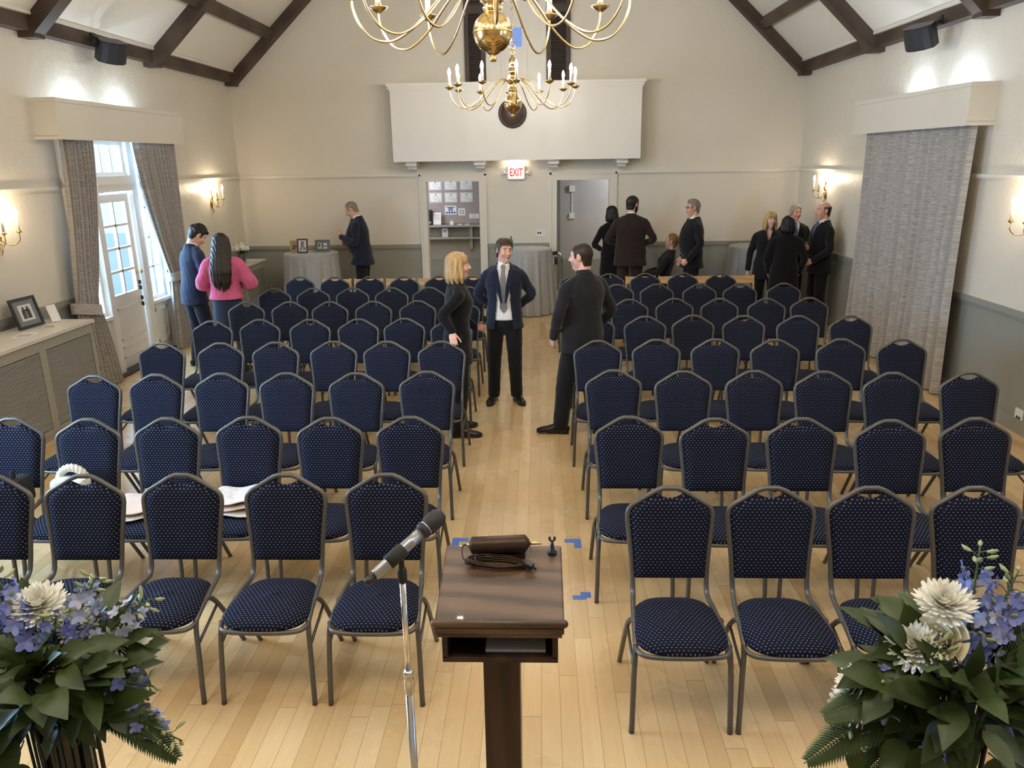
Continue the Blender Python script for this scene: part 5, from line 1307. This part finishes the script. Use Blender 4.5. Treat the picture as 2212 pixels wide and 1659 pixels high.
r = thing('paper_holder', 'slanted white sheet in a holder on the upper shelf of the left doorway', 'paper holder', (-1.94, 14.80, 1.291)); MB().rbox((0, .02, .115), (.155, .006, .225), (radians(-12), 0, 0)).build('sheet', M['paper'], r)
mb = MB()
for k in range(7): mb.rbox((0, .0137+.014*(k-3)*-.2, .19-.025*k), (.11-.02*(k % 3), .002, .004), (radians(-12), 0, 0))
mb.build('printing', M['ink'], r)
r = thing('coffee_machine', 'dark appliance at the left end of the upper shelf in the left doorway', 'appliance', (-2.085, 14.80, 1.291)); MB().rbox((0, .02, .14), (.10, .14, .28), b=.012).build('body', M['black'], r); MB().lathe([(0,.02),(.032,.02),(.036,.07),(0,.075)], (.01, -.065, 0), 12).build('jug', M['steel'], r)
r = thing('tissue_box', 'small white tissue box on the upper shelf of the left doorway', 'box', (-1.655, 14.78, 1.291)); MB().rbox((0, 0, .03), (.07, .07, .06), b=.004).build('carton', M['paper'], r); MB().tube([(0, 0, .058), (.008, 0, .075), (.002, .004, .092)], [.016, .012, .004], 8).build('tissue', M['paper'], r)
for lab, x in (('flat white envelope lying left on the upper shelf of the left doorway', -1.50), ('flat white card lying right on the upper shelf of the left doorway', -1.36)): tag(MB().box(-.045, .045, -.04, .04, 0, .012).build('envelope', M['paper'], None, (x, 14.77, 1.291)), lab, 'paper')
r = thing('paper_towel_box', 'pale box standing on the lower shelf of the left doorway', 'box', (-1.79, 14.79, 1.066)); MB().rbox((0, 0, .085), (.115, .09, .17), b=.004).build('carton', mat('pale_carton', (.52, .52, .52), .7), r); MB().rbox((0, -.046, .11), (.07, .002, .05)).build('slot', M['ink'], r)
r = thing('wall_box', 'small cream wall box with a conduit running down to a switch in the right doorway', 'junction box', (.62, 14.948, 1.92)); MB().rbox((0, -.03, 0), (.11, .06, .115), b=.006).build('box', M['plastic_white'], r); MB().rbox((.005, -.008, -.25), (.022, .016, .40)).build('conduit', M['plastic_white'], r); MB().rbox((0, -.02, -.50), (.10, .04, .11), b=.005).build('switch_plate', M['plastic_white'], r)

# ================================================================== lectern
r = thing('lectern', 'dark oak lectern on a square post at the end of the aisle', 'lectern', (-.135, 2.33, 0))
SL = atan2(.072, .365)
mb = MB(); mb.rbox((0, .005, 1.052), (.420, .385, .022), (SL, 0, 0), .006); mb.build('desk_top', M['lectern'], r)
mb = MB(); mb.tube([(-.208, -.182, 1.020), (.208, -.182, 1.020)], .0145, 10, roundcap=True); mb.rbox((0, -.176, .996), (.418, .030, .022), b=.004); mb.rbox((0, -.172, .977), (.405, .03, .012)); mb.build('front_moulding', M['lectern'], r)
bx = MB(); W2, D0, D1 = .190, -.165, .165
bx.box(-W2, -W2+.018, D0, D1, .878, .985); bx.box(W2-.018, W2, D0, D1, .878, .985); bx.box(-W2, W2, D0, D1, .862, .882); bx.box(-W2+.018, W2-.018, D1-.018, D1, .882, .985); bx.box(-W2+.018, W2-.018, D0+.02, D1-.018, .975, .985)
bx.add([(-W2, D1, .985), (-W2, D0, .985), (-W2, D1, 1.058), (-W2+.018, D1, .985), (-W2+.018, D0, .985), (-W2+.018, D1, 1.058)], [(0, 1, 2), (5, 4, 3), (1, 4, 5, 2), (0, 2, 5, 3), (0, 3, 4, 1)])
bx.add([(W2-.018, D1, .985), (W2-.018, D0, .985), (W2-.018, D1, 1.058), (W2, D1, .985), (W2, D0, .985), (W2, D1, 1.058)], [(0, 1, 2), (5, 4, 3), (1, 4, 5, 2), (0, 2, 5, 3), (0, 3, 4, 1)])
bx.box(-W2, W2, D1-.018, D1, .985, 1.056); bx.build('shelf_box', M['lectern_post'], r)
MB().box(-.062, .062, -.10, .06, .06, .864).build('post', M['lectern_post'], r)
mb = MB(); mb.rbox((0, -.02, .03), (.44, .12, .06), b=.01); mb.rbox((0, -.02, .031), (.12, .44, .06), b=.01); mb.build('foot', M['lectern_post'], r)
tag(MB().rbox((0, 0, .006), (.20, .24, .012), b=.002).build('document', mat('grey_document', (.42, .41, .43), .6), None, (-.085, 2.31, .8825)), 'grey document lying in the open shelf under the lectern top', 'document')
# reading lamp with coiled cable on the desk top
def onlect(x, d): return Vector((-.135+x, 2.33+d, 1.052+.0115+(d-.005)*SL*1.02+.001))
r = thing('reading_lamp', 'brown cylindrical reading lamp lying on the lectern top with its coiled cable', 'lamp', tuple(onlect(.0, .13)), 0)
RY = Matrix.Rotation(pi/2, 3, 'Y'); RT = Matrix.Rotation(radians(-3), 3, 'Y') @ RY
MB().lathe([(0,-.105),(.012,-.105),(.028,-.098),(.031,-.094),(.031,.094),(.028,.098),(.012,.110),(0,.111)], (-.015, .0, .047), 22, RT).build('shade', M['bronze'], r)
mb = MB(); mb.rbox((-.005, .01, .010), (.17, .055, .018), (SL, 0, 0), .005); mb.build('base', M['bronze'], r)
mb = MB(); mb.lathe([(0,0),(.006,0),(.006,.02),(.004,.045),(0,.046)], (.092, 0, .052), 10, RY); mb.lathe([(0,0),(.008,0),(.009,.012),(0,.014)], (-.128, 0, .044), 10, RY); mb.tube(bez([(.097, 0, .052), (.100, -.005, .02), (.097, -.012, .004)], 4), .0018, 6); mb.build('switch', M['brass_arm'], r)
cb = MB(); rnd = random.Random(4)
for i in range(8):
    a0 = rnd.uniform(-.006, .006); pts = []
    for k in range(28):
        a = 2*pi*k/28; x = -.020+(.108-.004*i)*cos(a)+a0; y = -.055+(.020+.004*(i % 4))*sin(a)-.004*cos(2*a); pts.append((x, y, .006+.0042*(i % 4)+(y+.0)*SL*.95+.012*max(0, -cos(a))*(1+.4*(i % 3))))
    cb.tube(pts, .0029, 6, closed=True)
cb.tube(bez([(-.128, 0, .044), (-.142, -.02, .05), (-.138, -.05, .02), (-.10, -.075, .0)], 6), .003, 6)
cb.build('cable', M['bronze'], r)
MB().rbox((.095, -.075, .006), (.030, .024, .020), (.1, .2, -.5), .004).rbox((.113, -.083, .002), (.016, .002, .006), (0, .2, -.5)).rbox((.111, -.090, .002), (.016, .002, .006), (0, .2, -.5)).build('plug', M['black'], r)
# microphone clip standing on the far corner
r = thing('microphone_clip', 'small black microphone clip on the far right corner of the lectern', 'microphone clip', tuple(onlect(.176, .150)))
MB().lathe([(0,0),(.017,0),(.017,.004),(.0085,.010),(.0075,.030),(.005,.034),(.0045,.046),(0,.048)], n=14).build('base', M['black'], r)
MB().tube([(.0095*sin(a), 0, .056-.0095*cos(a)*1.0) for a in [radians(q) for q in range(-135, 136, 15)]], [(.004, .0028)]*19, 6).build('clip', M['black'], r)

# ================================================================== microphone on its stand
r = thing('microphone_stand', 'straight chrome microphone stand in front of the left chairs', 'stand', (-.379, 1.855, 0))
MB().lathe([(0,0),(.13,0),(.13,.012),(.05,.022),(.016,.03),(0,.03)], n=28).build('base', M['black'], r)
MB().lathe([(0,.028),(.0115,.028),(.0115,1.02),(0,1.02)], n=14).build('lower_tube', M['steel'], r); MB().lathe([(0,1.0),(.0085,1.0),(.0085,1.352),(0,1.352)], n=14).build('upper_tube', M['chrome'], r)
MB().lathe([(0,.985),(.0135,.985),(.0150,.99),(.0150,1.03),(.0125,1.04),(.0150,1.044),(.0150,1.056),(.011,1.062),(0,1.062)], n=16).build('clutch', M['steel'], r)
mb = MB(); mb.lathe([(0,1.345),(.0125,1.345),(.0135,1.36),(.0135,1.378),(.009,1.390),(0,1.392)], n=12); mb.rbox((0, 0, 1.396), (.014, .016, .03), b=.004); mb.build('clip_joint', M['rubber'], r)
A = Vector((-.379-.040, 1.855-.035, 1.4115)); dm = Vector((.166, .150, .108)).normalized(); qm = dm.to_track_quat('Z', 'Y').to_matrix()
MB().lathe([(.0165,-.006),(.0205,-.004),(.0205,.05),(.0165,.052)], A+dm*.018-Vector((-.379, 1.855, 0)), 16, qm).build('clip', M['rubber'], r)
r = thing('microphone', 'silver wireless microphone with black grille in the stand clip', 'microphone', tuple(A))
def lm(mb, prof, n=18): return mb.lathe(prof, (0, 0, 0), n, qm)
lm(MB(), [(0,-.035),(.0125,-.035),(.0155,-.03),(.0165,.09),(.0175,.135),(.0,.135)]).build('handle', mat('silver_grey_body', (.30, .31, .32), .28, .7), r)
lm(MB(), [(0,-.066),(.008,-.066),(.0105,-.06),(.0115,-.034),(0,-.034)]).build('antenna', M['black'], r)
lm(MB(), [(0,.133),(.0195,.133),(.0235,.142),(.0235,.152),(.0215,.154),(.0215,.158),(.0255,.166),(.0265,.185),(.0240,.203),(.0165,.214),(0,.218)]).build('grille', mat('black_grille', (.016, .016, .018), .6), r)
lm(MB(), [(.0226,.1525),(.0232,.1535),(.0226,.1555)]).build('ring', M['steel'], r)

# ================================================================== blue tape marks
def tape(label, pieces):
    mb = MB()
    for k, (x0, x1, y0, y1) in enumerate(pieces): mb.box(x0, x1, y0, y1, .0006, .0016+.0004*k)
    tag(mb.build('tape_mark', M['tape']), label, 'tape', 'blue tape marks on the floor')
tape('blue tape corner on the floor left of the aisle beyond the lectern', [(-.590, -.485, 4.625, 4.675), (-.594, -.545, 4.56, 4.675)])
tape('blue tape corner on the floor right of the aisle beyond the lectern', [(.160, .268, 4.615, 4.665), (.222, .268, 4.54, 4.665)])
tape('stepped blue tape mark by a chair leg right of the lectern', [(.185, .262, 3.925, 3.968), (.232, .292, 3.945, 4.005)])

# ================================================================== belongings on the second row of chairs
r = thing('box', 'pale blue box with dark cable on the far left chair of the second row', 'box', (-3.40, 4.08, .474), .1)
MB().rbox((0, 0, .085), (.24, .18, .16), b=.012).build('tub', mat('pale_blue_plastic', (.20, .30, .48), .4), r); MB().rbox((0, 0, .172), (.255, .195, .02), b=.006).build('lid', mat('pale_blue_lid', (.24, .34, .52), .4), r)
r = thing('camera_bag', 'black bag with loose cable beside the pale blue box', 'bag', (-3.19, 4.20, .474), -.1)
MB().rbox((0, 0, .085), (.11, .18, .17), b=.03).build('body', M['rubber'], r); MB().rbox((.01, -.02, .20), (.02, .03, .05), b=.006).build('buckle', M['black'], r)
MB().tube(bez([(-.16, -.12, .27), (-.04, -.13, .22), (.07, -.14, .12), (.11, -.15, .02), (.08, -.19, .03), (.16, -.14, .01), (.20, -.02, .05)], 6), .0035, 6).build('cable', M['black'], r)
tag(MB().ell((0, 0, .045), (.055, .06, .045), 16, 10).build('lens_hood', M['black'], None, (-3.17, 3.985, .474)), 'round black object at the front edge of the far left second-row seat', 'lens')
r = thing('handbag', 'woven silver-white handbag with thick braided handle against a second-row backrest', 'handbag', (-2.86, 4.22, .474), .0)
M['weave'] = mat('silver_white_leather', (.66, .64, .56), .35)
mb = MB(); mb.rbox((0, 0, .085), (.21, .12, .16), b=.035); mb.build('body', M['weave'], r)
mb = MB()
for st in range(3):
    pts = []
    for k in range(49):
        a = radians(-15+210*k/48); b = 2*pi*st/3+k*.55; rr = .082+.012*cos(b); pts.append((rr*cos(a), .03+.012*sin(b), .135+rr*1.0*sin(a)))
    mb.tube(pts, .0145, 7)
mb.build('handle', M['weave'], r)
M['cream'] = cloth('cream_pink_cloth', (.66, .55, .48), (.58, .42, .34), 7, .6); M['creamwhite'] = cloth('cream_white_cloth', (.72, .68, .64), None, 20, .6)
def folded(label, x, y, rz, w_, d_, layers, seed):
    r = thing('folded_coat', label, 'coat', (x, y, .474), rz, 'folded coats on the second row')
    for i in range(layers):
        z0 = .004+.030*i; mb = MB(); rnd = random.Random(seed+i); ph = rnd.uniform(0, 6)
        def fn(u, v, z0=z0, ph=ph, i=i):
            a = 2*pi*v; x_ = (u-.5)*w_*(1-.05*i); return (x_+.01*sin(5*v+ph), cos(a)*d_/2*(1-.08*i)+.008*sin(9*u+ph), z0+.016+.015*sin(a)+.006*sin(7*u+ph)+.010*i*u)
        mb.grid(fn, 24, 20, True); mb.build('fold', M['cream'] if i % 2 else M['creamwhite'], r)
    return r
folded('folded cream and pink coat on the third chair of the second row, left block', -1.80, 4.14, .06, .33, .30, 3, 2)
folded('folded cream scarf with pink lining hanging at the edge of a second-row seat', -2.36, 4.11, .25, .30, .32, 2, 7)

# ================================================================== two sprays of flowers on the stage edge
LG = mat('salal_leaves', (.030, .052, .012), .42, spec=.4); t_ = NT(LG); t_.base(t_.mix(t_.noise(t_.coord(), 22, 2), (.016, .032, .008), (.055, .080, .018)))
LG2 = mat('fern_leaves', (.035, .060, .012), .5); STEM = mat('green_stems', (.07, .11, .035), .5); BUD = mat('pale_green_buds', (.30, .34, .16), .5)
BLUE = mat('delphinium_petals', (.13, .19, .56), .55); t_ = NT(BLUE); t_.base(t_.mix(t_.noise(t_.coord(), 40, 1), (.09, .14, .52), (.30, .34, .60)))
PALE = mat('pale_delphinium_petals', (.40, .44, .62), .55); MUM = mat('chrysanthemum_petals', (.82, .80, .72), .6); CREAM = mat('cream_rose_petals', (.78, .72, .52), .55)
def frame_of(d): return Vector(d).normalized().to_track_quat('Z', 'Y').to_matrix()
def leafshape(mb, p, d, up, L, wd, curl=.25, fold_=.25):
    d = Vector(d).normalized(); s_ = d.cross(Vector(up)); s_ = s_.normalized() if s_.length > 1e-3 else Vector((1, 0, 0)); n_ = s_.cross(d)
    N = 6; V = []
    for i in range(N+1):
        t = i/N; w_ = wd*sin(pi*min(1, t*.96+.02)**.8)*(1-.25*t); c = Vector(p)+d*L*t-n_*curl*L*t*t
        V += [c-s_*w_+n_*fold_*w_, c, c+s_*w_+n_*fold_*w_]
    mb.add(V, [(3*i+k, 3*i+k+1, 3*i+k+4, 3*i+k+3) for i in range(N) for k in (0, 1)], True)
def mum(c, d, R, seed):
    mb = MB(); rnd = random.Random(seed); q = frame_of(d)
    for ring in range(7):
        n = 9+ring*3; el = radians(82-ring*14.5); L = R*(.42+.095*ring)
        for k in range(n):
            a = 2*pi*(k+.5*(ring % 2))/n+rnd.uniform(-.08, .08); e = el+rnd.uniform(-.10, .10); L_ = L*rnd.uniform(.9, 1.08)
            o_ = Vector((cos(a)*cos(e), sin(a)*cos(e), sin(e))); s_ = Vector((-sin(a), cos(a), 0)); b = Vector((cos(a), sin(a), 0))*R*.06; wq = R*.095
            P0, P1, P2, P3 = b, b+o_*L_*.45, b+o_*L_*.85+Vector((0, 0, .10*L_)), b+o_*L_+Vector((0, 0, .20*L_))
            V = [P0-s_*wq*.5, P0+s_*wq*.5, P1-s_*wq, P1+s_*wq, P2-s_*wq*.9, P2+s_*wq*.9, P3-s_*wq*.25, P3+s_*wq*.25]
            mb.add([Vector(c)+q @ v for v in V], [(0, 1, 3, 2), (2, 3, 5, 4), (4, 5, 7, 6)], True)
    return mb
def rose(c, d, R, seed):
    mb = MB(); q = frame_of(d); rnd = random.Random(seed)
    for ring in range(5):
        n = 3+ring; r0 = R*(.22+.19*ring)
        for k in range(n):
            a0 = 2*pi*k/n+ring*.7; wid = 2.4/n*1.15
            def fn(u, v, a0=a0, wid=wid, r0=r0, ring=ring):
                a = a0+(u-.5)*2*wid; rr = r0*(.45+.75*v**.8+.25*v*v*(ring/4)); z = R*(1.05-.12*ring)*v*(1-.10*(2*u-1)**2)-.25*R; return Vector(c)+q @ Vector((rr*cos(a), rr*sin(a), z))
            mb.grid(fn, 6, 5)
    return mb
def floret(mb, c, d, R, rnd):
    q = frame_of(d)
    for k in range(5):
        a = 2*pi*k/5+rnd.uniform(-.15, .15); cup = rnd.uniform(.15, .55); o_ = Vector((cos(a), sin(a), cup)); s_ = Vector((-sin(a), cos(a), 0))
        V = [Vector((0, 0, 0)), o_*R*.5-s_*R*.42, o_*R*.5+s_*R*.42, o_*R*1.0-s_*R*.30+Vector((0, 0, -.1*R)), o_*R*1.0+s_*R*.30+Vector((0, 0, -.1*R)), o_*R*1.14]
        mb.add([Vector(c)+q @ v for v in V], [(0, 2, 1), (1, 2, 4, 3), (3, 4, 5)], True)
def delphinium(parent, base, tip, n, R, seed, lean=.0, pale=False):
    rnd = random.Random(seed); B, T_ = Vector(base), Vector(tip); mid = B.lerp(T_, .55)+Vector((lean*.3, 0, .03)); cur = bez([B, mid, T_], 10); N = len(cur)
    st = MB(); st.tube(cur, [.0045-.0028*i/N for i in range(N)], 6); fl = MB(); bd = MB()
    for i in range(n):
        t = .38+.62*i/n; k = min(N-2, int(t*(N-1))); p = cur[k].lerp(cur[k+1], t*(N-1)-k); ax = (cur[k+1]-cur[k]).normalized(); a = i*2.4+rnd.uniform(-.4, .4)
        sd = ax.orthogonal().normalized(); sd = Quaternion(ax, a) @ sd; L = .030*(1.15-t*.7)+.006; e = p+sd*L+ax*L*.35
        st.tube([p, p+sd*L*.6+ax*L*.35, e], .0013, 4)
        if t > .80: bd.tube([e-sd*.003, e+(sd+ax*.4)*.007, e+(sd+ax*.5)*.015], [.003, .0052, .002], 6, roundcap=True)
        else: floret(fl, e, sd*1.0+ax*.15-Vector((0, 0, .15)), R*(1.2-.6*t)*rnd.uniform(.85, 1.1), rnd); fl.tube([e, e-sd*.004-ax*.010], [.003, .0015], 5)
    so = st.build('delphinium', STEM, parent); fl.build('florets', PALE if pale else BLUE, so); bd.build('buds', BUD, so)
def fern(parent, base, tip, wd, seed, droop=.10):
    B, T_ = Vector(base), Vector(tip); cur = bez([B, B.lerp(T_, .5)+Vector((0, 0, droop)), T_], 12); mb = MB(); N = len(cur); mb.tube(cur, [.0028-.0018*i/N for i in range(N)], 5)
    up = Vector((0, -.35, 1))
    for i in range(3, N*2-1):
        t = i/(2*N); k = min(N-2, int(t*(N-1))); p = cur[k].lerp(cur[k+1], t*(N-1)-k); ax = (cur[k+1]-cur[k]).normalized(); s_ = ax.cross(up).normalized(); L = wd*sin(pi*min(1, .12+t*.86))**.7
        for q in (-1, 1): leafshape(mb, p, s_*q+ax*.75, up, L, .0048, .15, .1)
    mb.build('palm_frond', LG2, parent)
def spray(label, c, mums, roses, delphs, ferns, leaves, seed, branch):
    C0 = Vector(c); r = thing('flower_arrangement', label, 'flower arrangement', (c[0], c[1], .80), 0, 'flower sprays on the stage edge'); L0 = lambda p: Vector(p)-Vector((c[0], c[1], .80))
    mouth = Vector((0, 0, .50)); rnd = random.Random(seed)
    MB().lathe([(0,0),(.062,0),(.064,.01),(.052,.22),(.055,.44),(.062,.49),(.058,.49),(.050,.44),(.047,.22),(.055,.02),(0,.02)], n=24).build('vase', mat('smoky_glass_vase', (.012, .016, .011), .12, spec=.5), r)
    sb = MB()
    for i in range(26):
        a = rnd.uniform(0, 2*pi); q = .042*sqrt(rnd.random()); a2 = a+rnd.uniform(-1, 1); z1 = rnd.uniform(.47, .62); o_ = .075*rnd.random(); sb.tube([(q*.7*cos(a2), q*.7*sin(a2), .05), (q*cos(a), q*sin(a), .40), ((q+o_)*cos(a), (q+o_)*sin(a), z1)], .0042, 5)
        rr = .060+.004*rnd.random(); sb.tube([(rr*cos(a)*1.02, rr*sin(a)*1.02, .18+.1*rnd.random()), (rr*cos(a+.08)*1.06, rr*sin(a+.08)*1.06, .50)], .0034, 4)
    sb.build('stems', mat('dark_stems', (.020, .028, .012), .6), r)
    for i, (p, d, R) in enumerate(mums):
        q = L0(p); mb = mum(q, d, R, seed+i); o = mb.build('chrysanthemum', MUM, r); MB().tube(bez([mouth*.98, mouth.lerp(q, .55)+Vector((0, 0, .02)), q-Vector(d).normalized()*R*.12], 6), .0042, 6).build('stalk', STEM, o)
    for i, (p, d, R) in enumerate(roses):
        q = L0(p); o = rose(q, d, R, seed+i).build('rose', CREAM, r); MB().tube(bez([mouth*.98, mouth.lerp(q, .6), q-Vector(d).normalized()*R*.15], 6), .0042, 6).build('stalk', STEM, o)
    for i, (p, n, R, pale) in enumerate(delphs): delphinium(r, mouth, L0(p), n, R, seed*3+i, 0, pale)
    for i, (p, wd, dr) in enumerate(ferns): fern(r, mouth+(L0(p)-mouth)*.12, L0(p), wd, i, dr)
    fo = MB()
    for (p, d, L, wd) in leaves: leafshape(fo, L0(p), d, (0, -.5, 1), L, wd, .15)
    for i in range(230):
        a = rnd.uniform(0, 2*pi); e = rnd.uniform(-.55, .95); d_ = Vector((cos(a)*1.15, sin(a)*.8, e)).normalized(); b = mouth+Vector((0, 0, .08))+d_*rnd.uniform(.03, .17)
        d2 = (d_+Vector((rnd.uniform(-.6, .6), rnd.uniform(-.6, .6), rnd.uniform(-.5, .3)))).normalized(); leafshape(fo, b, d2, (rnd.uniform(-.5, .5), -.6, 1), rnd.uniform(.07, .115), rnd.uniform(.020, .033), rnd.uniform(.0, .3))
    for pts in branch:
        q = [L0(p) for p in pts]; cur = bez(q, 5); fo.tube(cur, .0018, 4)
        for k in range(2, len(cur)-1, 2):
            ax = (cur[k+1]-cur[k]).normalized(); s_ = ax.cross(Vector((0, -1, .4))).normalized()*(1 if (k//2) % 2 else -1); leafshape(fo, cur[k], s_+ax*.5+Vector((0, 0, -.15)), (0, -.7, .7), .060, .023, .1)
    fo.build('foliage', LG, r); return r
spray('spray of white chrysanthemums and blue delphiniums on the right of the stage edge', (.868, 1.385, 0),
      [((.835, 1.425, 1.555), (-.15, -.35, 1), .058), ((.775, 1.40, 1.468), (-.55, -.45, .75), .055), ((.655, 1.39, 1.325), (-.8, -.3, .45), .050), ((.66, 1.40, 1.375), (-.8, .2, .6), .045)],
      [((.825, 1.395, 1.485), (-.75, -.35, .6), .042), ((.875, 1.41, 1.45), (.3, -.3, 1), .036)],
      [((.915, 1.47, 1.665), 22, .020, False), ((.99, 1.45, 1.62), 22, .021, False), ((1.05, 1.43, 1.57), 22, .021, False), ((.95, 1.43, 1.56), 20, .021, True), ((.90, 1.40, 1.505), 18, .020, False), ((.795, 1.36, 1.50), 14, .020, False), ((.69, 1.39, 1.40), 14, .019, False), ((.60, 1.36, 1.285), 16, .018, True), ((.79, 1.31, 1.245), 14, .018, False), ((1.08, 1.40, 1.47), 18, .020, False)],
      [((.575, 1.34, 1.345), .055, .05), ((.545, 1.33, 1.235), .060, .06), ((1.06, 1.38, 1.52), .06, .06), ((.63, 1.30, 1.19), .055, .04)],
      [((.80, 1.33, 1.40), (-.75, -.25, .35), .15, .040), ((.85, 1.33, 1.40), (.55, -.2, .45), .15, .042), ((.70, 1.36, 1.41), (-.7, -.1, .35), .10, .03)], 11,
      [[(.93, 1.36, 1.30), (1.00, 1.36, 1.30), (1.06, 1.37, 1.27)], [(.93, 1.35, 1.25), (.97, 1.35, 1.22), (1.03, 1.36, 1.20)], [(.80, 1.33, 1.30), (.70, 1.33, 1.29), (.62, 1.33, 1.27)]])
spray('spray of white chrysanthemums and blue delphiniums on the left of the stage edge', (-1.075, 1.40, 0),
      [((-1.115, 1.46, 1.515), (.15, -.35, 1), .060), ((-1.035, 1.45, 1.475), (.4, -.3, .9), .050), ((-.930, 1.45, 1.425), (.75, -.25, .5), .055), ((-.885, 1.40, 1.245), (.8, -.2, .35), .045)],
      [((-1.06, 1.40, 1.41), (.3, -.4, .9), .036)],
      [((-1.20, 1.46, 1.60), 20, .021, False), ((-1.17, 1.44, 1.55), 20, .022, False), ((-.985, 1.48, 1.580), 24, .020, True), ((-.865, 1.47, 1.530), 24, .020, True), ((-1.01, 1.45, 1.50), 18, .021, False), ((-.965, 1.43, 1.44), 16, .020, False), ((-.862, 1.42, 1.340), 16, .021, False), ((-.80, 1.39, 1.22), 16, .019, False), ((-1.05, 1.42, 1.52), 18, .020, False)],
      [((-.80, 1.37, 1.185), .060, .06), ((-1.05, 1.38, 1.49), .055, .05), ((-1.22, 1.38, 1.42), .06, .06), ((-1.16, 1.37, 1.48), .05, .04)],
      [((-.985, 1.38, 1.335), (.55, .1, .75), .13, .038), ((-.965, 1.37, 1.315), (.85, 0, .38), .135, .034), ((-1.0, 1.35, 1.30), (.3, -.3, .6), .10, .03)], 23,
      [[(-1.14, 1.36, 1.30), (-1.20, 1.36, 1.27), (-1.26, 1.36, 1.20)], [(-1.12, 1.34, 1.26), (-1.16, 1.34, 1.18), (-1.17, 1.34, 1.12)]])
